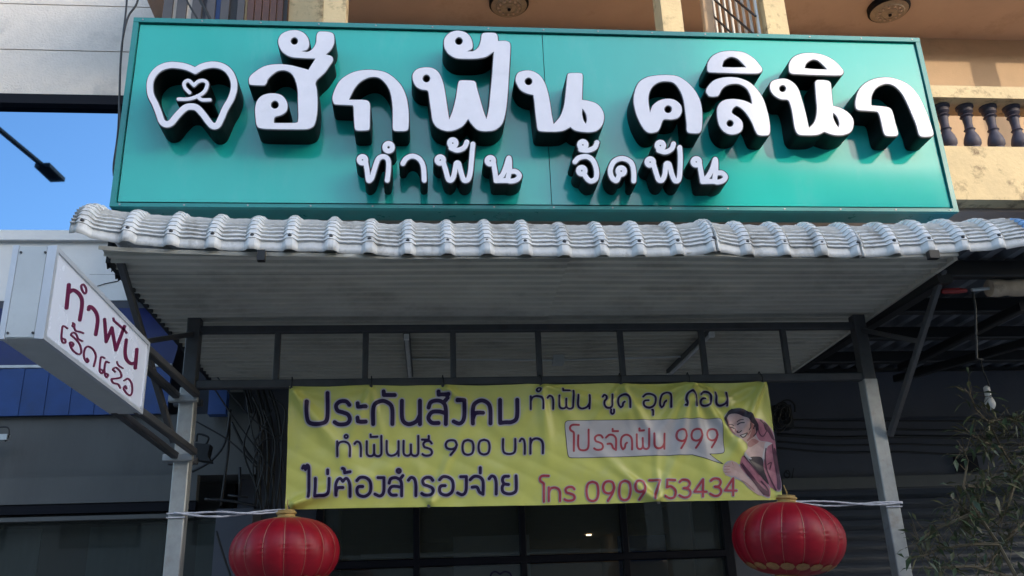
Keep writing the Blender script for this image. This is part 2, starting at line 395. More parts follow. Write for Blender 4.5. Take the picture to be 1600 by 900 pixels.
for i in range(15):
    for z in (SZ1 - fr * .5, SZ0 + fr * .35):
        x = SX0 + .05 + (SX1 - SX0 - .1) * i / 14; MB().tube([(x, YB - .010, z), (x, YB - .0145, z)], .005, 8).build('rivet', M['galv'], sign)
def z4(P, ox, oy, s=4.0): return [tuple([p[0] / s + ox, p[1] / s + oy] + list(p[2:])) for p in P]
def disc(cx, cy, r, n=10): return [(cx + r * math.cos(2 * math.pi * k / n), cy + r * math.sin(2 * math.pi * k / n)) for k in range(n)]
def mpY(Yp): return lambda x, y, t: aY(x, y, Yp) + np.array([0, t, 0])
def raised(prims, h=.55, edge=1.6, nm='letter', depth=.142, label=None):
    """black return box with a white face let into its front"""
    xs, ys, D = field(prims, h, 4)
    o = slab(nm, contours(xs, ys, D, edge), mpY(YS), depth + .004, .004, M['rim'], sign)
    slab('edge_trim', contours(xs, ys, D, .75), mpY(YS), .004, .001, M['greyrim'], o)
    slab('face', contours(xs, ys, D, -.2), mpY(YS), .001, -.003, M['face'], o)
    if label: o['label'] = label
    return o
A = lambda P: z4(P, 160, 20); B = lambda P: z4(P, 500, 20); C3 = lambda P: z4(P, 780, 20); D4 = lambda P: z4(P, 1100, 20)
raised([('s', A([(580, 364, 1), (625, 338), (690, 325), (752, 338), (795, 372), (820, 425), (822, 480), (803, 540), (768, 600), (745, 655), (720, 702), (690, 708), (662, 680), (625, 630), (590, 595), (553, 587), (515, 597), (470, 640), (430, 688), (400, 698), (372, 680), (352, 625), (330, 570), (302, 510), (298, 440), (318, 388), (360, 348), (420, 328), (490, 332), (540, 345)]), 5.0, True)], nm='tooth_logo')
raised([('s', A([(545, 500), (515, 468), (513, 438), (540, 425), (572, 455, 1), (600, 430), (635, 425), (655, 445), (640, 490), (600, 520), (540, 540), (475, 541)]), 2.7), ('s', A([(592, 522), (622, 545), (672, 545)]), 2.7)], nm='heart_logo')
raised([('p', A([(1180, 278), (1130, 250), (1105, 210), (1100, 170), (1120, 135), (1160, 115), (1210, 110), (1255, 125), (1285, 160), (1292, 200), (1280, 230), (1245, 243, 1), (1285, 245), (1315, 225), (1335, 190), (1340, 140), (1352, 121), (1375, 118), (1428, 124), (1447, 142), (1448, 190), (1430, 230), (1396, 262, 1), (1434, 274), (1440, 300), (1415, 340), (1390, 375), (1335, 430), (1340, 480), (1345, 560), (1340, 640), (1325, 700), (1300, 722), (1260, 730), (1040, 728), (985, 722), (965, 705), (958, 660), (955, 600), (968, 550), (1000, 518), (1050, 505), (1105, 510), (1140, 535), (1157, 575), (1150, 615), (1120, 640), (1085, 650), (1073, 662), (1072, 690, 1), (1200, 690), (1222, 685, 1), (1225, 640), (1222, 560), (1220, 480), (1205, 420), (1180, 380), (1140, 362), (1100, 365), (1065, 385), (1035, 415), (1025, 440), (1010, 455), (930, 452), (917, 440), (922, 400), (975, 355), (1030, 330), (1100, 322), (1170, 328), (1230, 342), (1288, 358, 1), (1332, 288, 1), (1250, 285)]), [A(disc(1200, 178, 23)), A(disc(1078, 576, 25))])])
raised([('p', B([(85, 565), (78, 530), (95, 475), (130, 420), (190, 380), (250, 362), (320, 358), (400, 370), (460, 405), (510, 460), (540, 530), (552, 600), (555, 650), (552, 722), (535, 740), (470, 740), (455, 725), (455, 640), (452, 570), (440, 500), (415, 450), (380, 415), (345, 403), (300, 408), (250, 435), (215, 475), (192, 520), (180, 545, 1), (270, 545), (300, 552), (312, 575), (312, 640), (310, 720), (300, 735), (235, 738), (218, 725), (212, 650), (210, 595), (202, 580), (100, 575)]))])
raised([('p', B([(780, 225), (774, 190), (780, 160), (805, 130), (850, 113), (900, 120), (935, 145), (953, 190), (950, 225), (920, 243, 1), (960, 240), (990, 215), (1005, 175), (1010, 140), (1025, 127), (1090, 127), (1108, 142), (1112, 177, 1), (1165, 178), (1188, 195), (1188, 260), (1180, 400), (1172, 520), (1160, 620), (1140, 690), (1100, 730), (1050, 742), (990, 735), (950, 700), (925, 665, 1), (890, 710), (840, 735), (790, 740), (735, 720), (705, 680), (695, 620), (685, 550), (678, 500), (668, 486), (630, 480), (595, 455), (578, 410), (585, 375), (615, 350), (665, 342), (710, 350), (745, 380), (770, 440), (785, 520), (795, 590), (808, 668, 1), (830, 610), (850, 530), (860, 460), (868, 430), (885, 423), (950, 425), (972, 435), (980, 470), (1000, 540), (1020, 610), (1040, 665, 1), (1055, 600), (1065, 500), (1075, 400), (1082, 300), (1087, 243, 1), (1040, 275), (990, 287), (920, 290), (850, 285), (805, 260)]), [B(disc(868, 178, 24)), B(disc(665, 412, 24))])])
raised([('p', C3([(103, 430), (105, 400), (120, 375), (160, 362), (205, 365), (250, 390), (280, 430), (302, 490), (318, 570), (328, 640), (340, 697, 1), (380, 650), (400, 600), (410, 550), (420, 450), (425, 400), (435, 380), (500, 378), (520, 388), (520, 450), (517, 545, 1), (560, 552), (610, 570), (645, 610), (655, 655), (645, 700), (615, 735), (570, 748), (510, 745), (470, 735), (445, 715, 1), (400, 738), (350, 745), (260, 742), (240, 730), (232, 680), (225, 620), (220, 560), (213, 515, 1), (170, 505), (130, 480)]), [C3(disc(183, 430, 24)), C3([(520, 600, 1), (540, 630), (548, 670), (540, 695, 1), (525, 670), (517, 630)])])])
raised([('p', C3([(840, 560), (845, 500), (870, 440), (920, 405), (980, 393), (1050, 390), (1120, 400), (1180, 440), (1225, 490), (1255, 550), (1268, 620), (1268, 680), (1262, 737), (1240, 755), (1185, 752), (1172, 735), (1170, 690), (1160, 600), (1150, 540), (1125, 480), (1090, 440), (1045, 430), (1000, 435), (960, 460), (938, 500), (932, 550), (942, 625, 1), (960, 580), (1000, 550), (1050, 538), (1100, 548), (1135, 580), (1140, 620), (1120, 655), (1080, 668), (1030, 668), (1015, 690), (1005, 720), (985, 745), (940, 752), (910, 735), (880, 690), (855, 630)]), [C3(disc(1055, 604, 24))])])
raised([('p', D4([(20, 510), (12, 490), (25, 460), (60, 425), (110, 408), (170, 403), (230, 412), (290, 440), (335, 485), (370, 540), (390, 600), (405, 660), (412, 720), (408, 758), (385, 768), (340, 765), (320, 740), (300, 690), (270, 640), (240, 605), (205, 585), (180, 600), (173, 625), (190, 640), (220, 660), (240, 690), (238, 730), (210, 755), (165, 762), (125, 745), (95, 705), (82, 650), (82, 600), (100, 565), (135, 545), (190, 540), (250, 550), (300, 572, 1), (290, 520), (265, 475), (225, 450), (185, 445), (140, 455), (110, 480), (92, 515), (70, 525), (34, 524)]), [D4(disc(162, 692, 22))])])
raised([('p', D4([(20, 350), (25, 310), (55, 270), (110, 245), (180, 240), (250, 250), (310, 285), (345, 325), (362, 350), (355, 372), (320, 382), (150, 378), (40, 374), (22, 367)]), [D4([(112, 335, 1), (125, 300), (155, 280), (180, 278), (210, 290), (240, 318), (262, 342, 1), (180, 343), (120, 341)])])])
raised([('p', D4([(412, 455), (425, 430), (465, 415), (515, 415), (560, 440), (590, 480), (610, 540), (630, 610), (655, 722, 1), (685, 690), (700, 650), (705, 600), (700, 540), (695, 470), (695, 435), (710, 422), (770, 425), (790, 440), (795, 480), (800, 540), (805, 583, 1), (850, 595), (900, 625), (930, 665), (932, 710), (915, 745), (870, 765), (810, 765), (750, 745, 1), (700, 765), (600, 765), (575, 745), (562, 700), (550, 620), (535, 565), (520, 545), (480, 542), (440, 520), (415, 487)]), [D4(disc(490, 475, 22)), D4([(805, 625, 1), (830, 650), (845, 690), (840, 720, 1), (820, 690), (806, 655)])])])
raised([('p', D4([(530, 350), (535, 310), (565, 275), (620, 255), (700, 255), (770, 275), (825, 310), (865, 355), (870, 375), (850, 392), (700, 390), (560, 384), (535, 374)]), [D4([(627, 348, 1), (640, 315), (675, 295), (710, 300), (745, 330), (768, 355, 1), (700, 354)])])])
raised([('p', D4([(945, 580), (950, 530), (970, 480), (1010, 440), (1070, 413), (1150, 405), (1230, 425), (1290, 460), (1340, 520), (1375, 590), (1400, 650), (1430, 740), (1430, 765), (1405, 775), (1360, 775), (1342, 760), (1325, 700), (1300, 640), (1270, 570), (1235, 505), (1190, 460), (1140, 445), (1090, 460), (1060, 490), (1045, 530), (1045, 580, 1), (1130, 588), (1165, 600), (1180, 630), (1195, 690), (1212, 752), (1200, 770), (1140, 770), (1122, 750), (1108, 690), (1095, 640), (1080, 620), (1040, 615), (960, 608)]))])
# small lettering under it
S = 4.706
E5 = lambda P: z4(P, 520, 200, S); E6 = lambda P: z4(P, 860, 200, S)
def ring(cx, cy, r): return disc(cx, cy, r, 12)
def small(prims, r=3.9): raised([(p[0], p[1], r if p[0] == 's' else p[2]) + tuple(p[3:]) for p in prims], h=.45, edge=2.0, depth=.12)
rg = lambda Z, cx, cy, q=24: ('s', Z(ring(cx, cy, q)), 0, True)
small([rg(E5, 218, 235), ('s', E5([(240, 245), (252, 310), (262, 385), (285, 370), (305, 310), (330, 235), (360, 212), (393, 218), (410, 250), (408, 330), (400, 385)]), 0)])
small([rg(E5, 410, 143, 28)])
small([('s', E5([(515, 262), (540, 225), (585, 208), (635, 228), (665, 285), (672, 385)]), 0)])
small([rg(E5, 790, 237), ('s', E5([(810, 248), (830, 310), (848, 375), (870, 385), (890, 350), (908, 262), (925, 262), (945, 335), (965, 385), (995, 378), (1012, 320), (1022, 210), (1030, 120)]), 0), rg(E5, 882, 112), ('s', E5([(868, 148), (915, 165), (965, 145), (985, 105)]), 0)])
small([rg(E5, 1158, 242), ('s', E5([(1180, 252), (1192, 320), (1200, 388)]), 0), ('s', E5([(1200, 388), (1245, 350), (1272, 290), (1295, 222), (1300, 300), (1290, 385), (1345, 385), (1372, 352), (1345, 322), (1305, 322)]), 0), ('s', E5([(1200, 388), (1290, 387)]), 0)])
small([('s', E6([(180, 250), (210, 220), (270, 212), (315, 245), (338, 310), (335, 370), (300, 392), (270, 375), (245, 335)]), 0), rg(E6, 230, 315)])
small([rg(E6, 238, 125), ('s', E6([(222, 160), (275, 166), (325, 145), (342, 108)]), 0)])
small([('s', E6([(612, 390), (612, 320), (592, 255), (530, 225), (468, 248), (440, 310), (452, 365), (485, 388), (505, 350)]), 0), rg(E6, 520, 318)])
small([rg(E6, 733, 252), ('s', E6([(755, 262), (775, 325), (795, 380), (820, 385), (840, 345), (850, 268), (872, 268), (892, 340), (915, 388), (942, 382), (952, 320), (955, 210), (950, 145)]), 0), rg(E6, 808, 130), ('s', E6([(795, 165), (845, 178), (890, 155), (905, 118)]), 0)])
small([rg(E6, 1072, 250), ('s', E6([(1095, 262), (1108, 330), (1118, 395)]), 0), ('s', E6([(1118, 395), (1160, 355), (1190, 300), (1212, 232), (1216, 310), (1210, 392), (1260, 392), (1287, 362), (1262, 333), (1222, 333)]), 0), ('s', E6([(1118, 395), (1210, 394)]), 0)])

# ---------------------------------------------------------------- awning: posts, truss, ceiling sheets, curved tile front
YP = 4.8
aw = root('awning', 'white tile-profile metal awning on steel posts over the clinic entrance', 'awning', (.6, YP, 0))
ZC = 3.23
XL, XR = -1.42, 2.62
edge_px = [(112, 364), (147, 373), (179, 379), (247, 385), (312, 389), (378, 392), (499, 393), (564, 397), (625, 401), (737, 401), (867, 402), (951, 402), (1075, 400), (1105, 396), (1128, 396), (1165, 402), (1200, 402), (1327, 404), (1387, 400), (1457, 396), (1570, 390), (1600, 384)]
epts = []
for x, y in edge_px:                        # part of the edge's waviness is a lifted edge, part a sheet pulled forward
    dz = .5 * (aY(x, y, 3.93)[2] - (ZC - .012)); q = aZ(x, y, ZC - .012 + dz); epts.append((q[0], q[1], dz))
epts = np.array(epts)
def frontY(X): return float(np.interp(X, epts[:, 0], epts[:, 1]))
def frontZ(X): return float(np.interp(X, epts[:, 0], epts[:, 2]))
crest_px = [84, 144, 214, 280, 343, 403, 459.6, 522, 580, 638, 698, 757, 815, 874, 931, 987, 1045, 1100, 1150, 1206, 1262, 1317, 1372, 1425, 1477, 1532, 1590, 1640, 1690, 1740]
crest = []
for x in crest_px[1:]:
    X_ = aY(x, 345, 4.05)[0]
    for _ in range(3): X_ = aY(x, 352, frontY(X_) + .10)[0]
    crest.append(X_)
PROF = [(-.060, 0), (-.036, 0), (-.031, .15), (-.018, .88), (-.013, 1), (0, 1.04), (.013, 1), (.018, .88), (.031, .15), (.036, 0), (.060, 0)]
R = .235
def pth(a_):
    """point on the curved profile at arc length a_: back from the edge, up"""
    L = R * math.radians(96)
    if a_ <= L: th = a_ / R; return (R * 1.05 * (1 - math.cos(th)), R * math.sin(th) * 1.02), (-math.cos(th), math.sin(th) * 1.0)
    th = math.radians(96); e = a_ - L; return (R * 1.05 * (1 - math.cos(th)) + e, R * math.sin(th) * 1.02 + e * .05), (0, 1)
AL = [(0, 0), (.03, 0), (.0695, 0)]
e_ = [.052]
for k in range(10): e_.append(e_[-1] + .0225 + .0024 * k)
AL = [(0, 0), (.025, 0), (.0515, 0)]
for a0, a1 in zip(e_, e_[1:]): AL += [(a0, 1), (a0 + .35 * (a1 - a0), .55), (a1 - .0006, .02)]
for k in range(1, 12): AL.append((e_[-1] + k * .2, 0))
def tile_sheet(x0, x1, name='tile_sheet', mt=None, zoff=0.0, yoff=0.0, par=aw):
    X = [(x0, 0), (x1, 0)]
    for c_ in crest:
        for dx, h in PROF:
            if x0 < c_ + dx < x1: X.append((c_ + dx, h))
    X.sort(); X2 = []
    for (xa, ha), (xb, hb_) in zip(X, X[1:]):
        X2.append((xa, ha))
        if xb - xa > .03:
            for t_ in (.33, .66): X2.append((xa + (xb - xa) * t_, 0))
    X2.append(X[-1]); rows = []
    for a_, st in AL:
        (py, pz), (ny2, nz2) = pth(a_); rw = []
        for x, h in X2:
            dz = frontZ(x); wob = .0018 * math.sin(x * 23 + a_ * 9) + .0016 * math.sin(x * 61 + a_ * 31) + .0012 * math.sin(x * 140 + a_ * 60)
            off = .027 * h + .0125 * st * (1 if h < .5 else .35) + wob
            rw.append((x, frontY(x) + yoff + py + ny2 * off, ZC - .012 + dz * max(0, 1 - a_ / .5) + pz + nz2 * off + zoff))
        rows.append(rw)
    g = MB(); g.grid(rows)
    o = g.build(name, mt or M['sheet'], par, smooth=24)
    mo = o.modifiers.new('sol', 'SOLIDIFY'); mo.thickness = .0022; mo.offset = -1
    return o
cuts_px = [(104, 364), (625, 370), (867, 370), (1105, 370), (1327, 370), (1573, 370)]
cuts = [aY(x, y, 4.0)[0] for x, y in cuts_px]; cuts[0] = epts[0][0] - .012
for k in range(5):
    tile_sheet(cuts[k] + (.0 if k == 0 else -.004), cuts[k + 1] + .004, zoff=.004 * (k % 2), yoff=-.002 * (k % 2))
sc = MB()
for x in crest[:25]:
    (py, pz), (ny2, nz2) = pth(.066); c = Vector((x, frontY(x) + py, ZC - .012 + frontZ(x) * .83 + pz)); nn = Vector((0, ny2, nz2))
    g = MB(); g.tube([c + nn * t for t in (.026, .031, .038)], .007, 6, rr=[.0095, .0095, .005]); g.build('screw', M['steel'], aw)
# flat ceiling sheets with ribs running along the street
def ceil_sheet(x0, x1, z0=0.0):
    g = MB(); y = 3.70; rows = []
    ys_ = []
    yy = 3.70
    while yy < 6.42: ys_ += [(yy, 0), (yy + .050, 0), (yy + .0508, .017), (yy + .061, .017), (yy + .068, 0)]; yy += .078
    nx = 22
    for (yv, dz) in ys_:
        row = []
        for i in range(nx + 1):
            x = x0 + (x1 - x0) * i / nx; y2 = max(yv, frontY(x) + .004 + .00001 * (yv - 3.7))
            row.append((x, y2, ZC + z0 - dz + .004 * math.sin(x * 2.3 + yv * 3.1) + (.0005 if y2 != yv else 0)))
        rows.append(row)
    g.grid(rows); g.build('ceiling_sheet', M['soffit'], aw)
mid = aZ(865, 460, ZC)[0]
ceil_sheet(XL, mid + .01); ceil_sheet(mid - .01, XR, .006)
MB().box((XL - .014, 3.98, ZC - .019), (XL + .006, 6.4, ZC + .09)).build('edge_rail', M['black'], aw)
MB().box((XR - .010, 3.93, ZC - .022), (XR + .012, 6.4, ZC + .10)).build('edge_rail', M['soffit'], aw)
zt = aY(800, 513, YP)[2]; zb = aY(800, 596, YP)[2]
xl = aY(300, 560, YP)[0]; xr = aY(1353, 560, YP)[0]
MB().beam((xl, YP, zt), (xr, YP, zt), .04).build('top_chord', M['steel'], aw)
MB().beam((xl, YP, zb), (xr, YP, zb), .045).build('bottom_chord', M['steel'], aw)
for px in (433, 571, 708, 842, 971, 1099, 1228):
    x = aY(px, 555, YP)[0]; MB().beam((x, YP, zb + .02), (x, YP, zt - .02), .032, up=(0, 1, 0)).build('strut', M['steel'], aw)
MB().beam((xl - .3, YP - .75, ZC - .05), (xr + .1, YP - .75, ZC - .05), .001).build('purlin', M['steel'], aw)
PX = {}
for s, px in ((-1, (275, 740)), (1, (1381, 700))):
    x = aY(px[0] + (6 if s < 0 else -1), px[1], YP - .04)[0]; PX[s] = x
    MB().beam((x, YP, 0), (x, YP, zb - .02), .078, .078, up=(0, 1, 0), ch=.06).build('post', M['galv'], aw)
    MB().beam((x, YP, zb - .02), (x, YP, zt + .06), .07, .07, up=(0, 1, 0), ch=.06).build('post_shaded_top', M['steel'], aw)  # top of the same post, coloured dark to stand in for the canopy's shade
    xe = aZ(188, 408, ZC)[0] if s < 0 else aZ(1474, 421, ZC)[0]
    ye = aZ(188, 408, ZC)[1] if s < 0 else aZ(1474, 421, ZC)[1]
    lo = aY(271, 690, YP - .05) if s < 0 else aY(1391, 680, YP - .05)
    MB().beam((xe, ye, ZC), tuple(lo), .03).build('diagonal_brace', M['steel'], aw)
    mdp = Vector((xe, ye, ZC)).lerp(Vector(lo), .42)
    MB().beam((x, YP, zt - .02), mdp, .026).build('knee_brace', M['steel'], aw)
g = MB(); p = aZ(408, 398, ZC - .02); g.box((p[0] - .016, p[1] - .012, p[2] - .03), (p[0] + .018, p[1] + .02, p[2] + .02)); g.build('hanger_clip', M['black'], aw)
g = MB(); p = aZ(1457, 398, ZC - .02); g.box((p[0] - .02, p[1] - .012, p[2] - .02), (p[0] + .03, p[1] + .02, p[2] + .02)); g.build('hanger_clip', M['black'], aw)
# lamps and conduit under the ceiling
def tube_lamp(p0, p1, label):
    a_ = aZ(*p0, ZC - .05); b_ = aZ(*p1, ZC - .05)
    r = root('tube_light', label, 'lamp', tuple((a_ + b_) / 2 + np.array([0, 0, .03])), 'unlit tube lights under the awning ceiling')
    MB().beam(tuple(a_ + [0, 0, .025]), tuple(b_ + [0, 0, .025]), .04, .03).build('housing', M['stucco2'], r)
    MB().tube([a_, b_], .013, 8).build('tube', M['bulb'], r)
    for q in (a_, b_): MB().box(tuple(q - [.015, .015, .018]), tuple(q + [.015, .015, .012])).build('lamp_holder', M['white'], r)
tube_lamp((635, 526), (641, 592), 'unlit tube light on the awning ceiling, left of the junction box')
tube_lamp((1112, 522), (1046, 586), 'unlit tube light set askew on the awning ceiling near the right post')
jp = aZ(872, 564, ZC - .03)
jb = root('junction_box', 'small grey electrical box on the awning ceiling with conduit to both tube lights', 'junction box', tuple(jp))
MB().box(tuple(jp - [.035, .05, .02]), tuple(jp + [.035, .05, .03])).build('box', M['alu'], jb)
for q in ((643, 561), (1065, 557)): e = aZ(*q, ZC - .02); MB().tube([jp + [0, 0, .005], e], .007, 6).build('conduit', M['alu'], jb)

# ---------------------------------------------------------------- yellow banner
YBn = YP - .045
bc = [aY(452, 603, YBn), aY(1197, 597, YBn), aY(1222, 781, YBn), aY(446, 797, YBn)]
grom = [(455, 606), (580, 604), (692, 603), (845, 602), (970, 600), (1077, 599), (1190, 599), (452, 793), (670, 791), (1028, 786), (1215, 782)]
folds = []
for gx, gy in grom:
    for k in range(3):
        ang = random.uniform(.15, math.pi - .15) * (1 if gy < 700 else -1)
        folds.append((gx, gy, math.cos(ang), math.sin(ang), random.uniform(60, 200), random.uniform(.0025, .006), random.uniform(5, 9)))
folds += [(1077, 599, .85, .5, 170, .010, 8), (1077, 599, -.5, .85, 190, .009, 8), (1077, 599, .2, .95, 170, .012, 7), (1077, 599, .6, .8, 190, .011, 6), (1190, 599, -.35, .9, 150, .011, 7), (1077, 599, -.15, .99, 140, .010, 6), (970, 600, .5, .85, 150, .008, 6), (1028, 786, -.7, -.6, 160, .008, 7), (1190, 599, -.6, .75, 130, .009, 8), (455, 606, .6, .75, 260, .008, 9),
          (845, 602, .95, .3, 220, .007, 7), (845, 602, .1, 1, 150, .005, 7), (452, 793, .9, -.35, 230, .007, 9), (1190, 599, -.9, .4, 150, .008, 8), (1077, 599, -.9, .42, 180, .008, 8)]
FD = np.array(folds); FD[:, 2:4] /= np.hypot(FD[:, 2], FD[:, 3])[:, None]
def bdisp(x, y):
    u = x - FD[:, 0]; v = y - FD[:, 1]; t = u * FD[:, 2] + v * FD[:, 3]; s = -u * FD[:, 3] + v * FD[:, 2]
    w = FD[:, 6] * .62 * (1 + np.maximum(t, 0) / 75)
    e = np.where(t > 0, 3.6 * np.exp(-(s / w) ** 2) * np.maximum(0, 1 - t / FD[:, 4]) * np.minimum(1, t / 8), 0)
    d_ = float((e * FD[:, 5]).sum())
    d_ += .0025 * abs(math.sin(x * .030 + y * .047 + math.sin(x * .02) * 1.5)) + .0020 * abs(math.sin(x * .055 - y * .060 + 2 * math.sin(y * .03))) + .006 * math.sin(x * .021 + y * .013) + .0022 * math.sin(x * .05 - y * .034 + 1.3) + .0013 * math.sin(x * .11 + y * .09)
    return d_
bcache = {}
def bmap(x, y, t=0):
    p = aY(x, y, YBn); return p + np.array([0, -bdisp(x, y) + t, 0])
ban = root('banner', 'wrinkled yellow vinyl banner with Thai lettering and a smiling person, under the awning truss', 'banner', tuple((bc[0] + bc[1]) / 2))
LOC[ban.name] = (bc[0] + bc[1]) / 2
nx, ny = 310, 78
def bpx(u, v):
    top = np.array([452 + 745 * u, 603 - 6 * u]); sag = 1.6 * abs(math.sin(math.pi * (u * 6.0)))
    bot = np.array([446 + 776 * u, 797 - 16 * u]); q = top * (1 - v) + bot * v; q[1] += sag * (1 - v) - .8 * math.sin(math.pi * u * 3) * v
    return q
MBn = MB(); MBn.grid([[bmap(*bpx(i / nx, j / ny)) for j in range(ny + 1)] for i in range(nx + 1)])
MBn.build('banner_cloth', M['yellow'], ban, smooth=1)
for gx, gy in grom:
    p = bmap(gx, gy, -.004); g = MB(); g.tube([p, p + [0, -.004, 0]], .009, 10); g.build('grommet', M['steel'], ban)
    if gy < 700: g = MB(); g.tube([p + [0, -.006, 0], p + [.004, -.004, .03], (p[0], YP - .03, zb + .03), (p[0], YP + .03, zb + .01)], .0035, 5); g.build('cable_tie', M['black'], ban)
GL = {
 'ป': [[(0, 1), (0, .35), (.12, .08), (.5, 0), (.88, .08), (1, .35), (1, 1.38)]],
 'บ': [[(0, 1), (0, .35), (.12, .08), (.5, 0), (.88, .08), (1, .35), (1, 1)]],
 'ร': [[(.97, .84), (.75, .99), (.35, .98), (.1, .82), (.2, .6), (.55, .52), (.88, .42), (1, .22), (.85, .05), (.5, 0), (.2, .02), (0, .1)]],
 'ะ': [[(.02, .9), (.08, .74, 1), (.4, .73), (1, .75)], [(.02, .26), (.08, .1, 1), (.4, .09), (1, .11)]],
 'ก': [[(0, 0), (0, .6), (.12, .86), (.5, 1), (.88, .86), (1, .6), (1, 0)]],
 'ั': [[(.08, 1), (.1, .3, 1), (1, .35)]],
 'น': [[(0, 1), (0, .35), (.1, .1), (.4, 0), (.8, .12), (1, .4)], [(1, 1), (1, 0)]],
 'ส': [[(.03, .7), (.15, .93), (.5, 1), (.83, .87), (.93, .6), (.93, 0)], [(.55, .04), (.2, .05), (.02, .25), (.2, .5), (.6, .52), (.93, .45)], [(.8, .9), (1.02, 1.12)]],
 'ง': [[(.35, 1), (1, 1, 1), (1, .35), (.85, .1), (.5, 0), (0, .1)]],
 'ค': [[(0, 0), (0, .6), (.13, .87), (.5, 1), (.87, .87), (1, .6), (1, 0)], [(0, .2), (.12, .42), (.35, .46), (.58, .46)]],
 'ม': [[(0, 1), (0, 0, 1), (.3, .03), (.65, .04), (.92, .15), (1, .4), (1, 1)]],
 'ท': [[(0, 0), (0, 1)], [(0, .6), (.15, .9), (.5, 1), (.85, .88), (1, .6), (1, 0)]],
 'า': [[(0, .85), (.35, 1), (.8, .92), (1, .6), (1, 0)]],
 'ฟ': [[(0, 1), (0, .2), (.1, .03), (.3, 0), (.46, .1), (.5, .3), (.5, .75)], [(.5, .3), (.54, .1), (.7, 0), (.9, .03), (1, .2), (1, 1.35)]],
 'ี': [[(0, .15), (.95, .15)], [(.95, 0), (.95, 1)]],
 '9': [[(1, .68), (.85, .93), (.5, 1), (.15, .93), (0, .7), (.12, .47), (.5, .38), (.85, .47), (1, .68), (.85, .38), (.45, 0)]],
 '0': [[(.5, 1), (.12, .88), (0, .5), (.12, .12), (.5, 0), (.88, .12), (1, .5), (.88, .88), (.5, 1)]],
 'ไ': [[(0, .9), (.2, .97), (.42, .86, 1), (.62, .99), (.85, .95), (.9, .82), (.9, 0)]],
 '่': [[(.5, 1), (.5, 0)]], '้': [[(0, 1), (.22, .85), (.28, .1, 1), (1, .3)]],
 'ต': [[(0, .05), (0, .6), (.12, .88), (.3, .97), (.5, .8, 1), (.7, .97), (.88, .88), (1, .6), (1, 0)], [(0, .15), (.12, .42), (.5, .46)]],
 'อ': [[(.02, .83), (.25, 1), (.62, 1), (.92, .82), (1, .5), (.92, .18), (.62, 0), (.3, 0), (.07, .12), (.02, .35), (.14, .5), (.42, .52)]],
 'จ': [[(0, .82), (.3, 1), (.7, .97), (.95, .72), (.95, 0)], [(.15, .4), (.5, .4), (.7, .12), (.95, .02)]],
 'ย': [[(.45, .98), (.12, .95), (.02, .74), (.15, .56), (.45, .52)], [(.15, .56), (0, .38), (.05, .12), (.35, 0), (.75, .02), (1, .2), (1, 1)]],
 'ข': [[(0, .85), (.15, 1), (.36, .9), (.32, .65), (.15, .5), (.1, .22), (.3, .02), (.7, 0), (.92, .2), (.92, 1)]],
 'ู': [[(.2, 1), (.2, .3), (.55, 0), (.9, .3), (.9, 1)]], 'ุ': [[(.2, 1), (.8, .9), (.8, 0)]],
 'ด': [[(.55, .46), (.42, .36), (.36, .14), (.2, .02, 1), (.05, .2), (0, .55), (.12, .86), (.5, 1), (.88, .86), (1, .55), (1, 0)]],
 'ถ': [[(-.02, .06), (.1, .02, 1), (.12, .2), (0, .5), (.12, .86), (.5, 1), (.88, .86), (1, .55), (1, 0)]],
 'โ': [[(1, 1), (.35, 1), (.1, .92), (.15, .8), (.45, .72), (.5, .6), (.5, 0)]],
 '7': [[(0, 1), (1, 1, 1), (.4, 0)]], '5': [[(.95, 1), (.15, 1, 1), (.1, .58, 1), (.5, .65), (.9, .5), (1, .3), (.85, .06), (.45, 0), (0, .12)]],
 '3': [[(.02, .88), (.3, 1), (.75, .97), (.93, .78), (.75, .57), (.4, .53, 1), (.85, .46), (1, .25), (.8, .04), (.4, 0), (0, .12)]],
 '4': [[(.7, 0), (.7, 1, 1), (0, .28, 1), (1, .28)]],
}
def islands(V, Fc):
    par = list(range(len(V)))
    def find(i):
        while par[i] != i: par[i] = par[par[i]]; i = par[i]
        return i
    for f in Fc:
        a = find(f[0])
        for k in f[1:]: par[find(k)] = a
    G_ = {}
    for f in Fc: G_.setdefault(find(f[0]), []).append(f)
    out = []
    for fs in G_.values():
        if len(fs) < 4: continue
        ix = {}; W2 = []
        for f in fs:
            for k in f:
                if k not in ix: ix[k] = len(W2); W2.append(V[k])
        out.append((W2, [[ix[k] for k in f] for f in fs]))
    return out
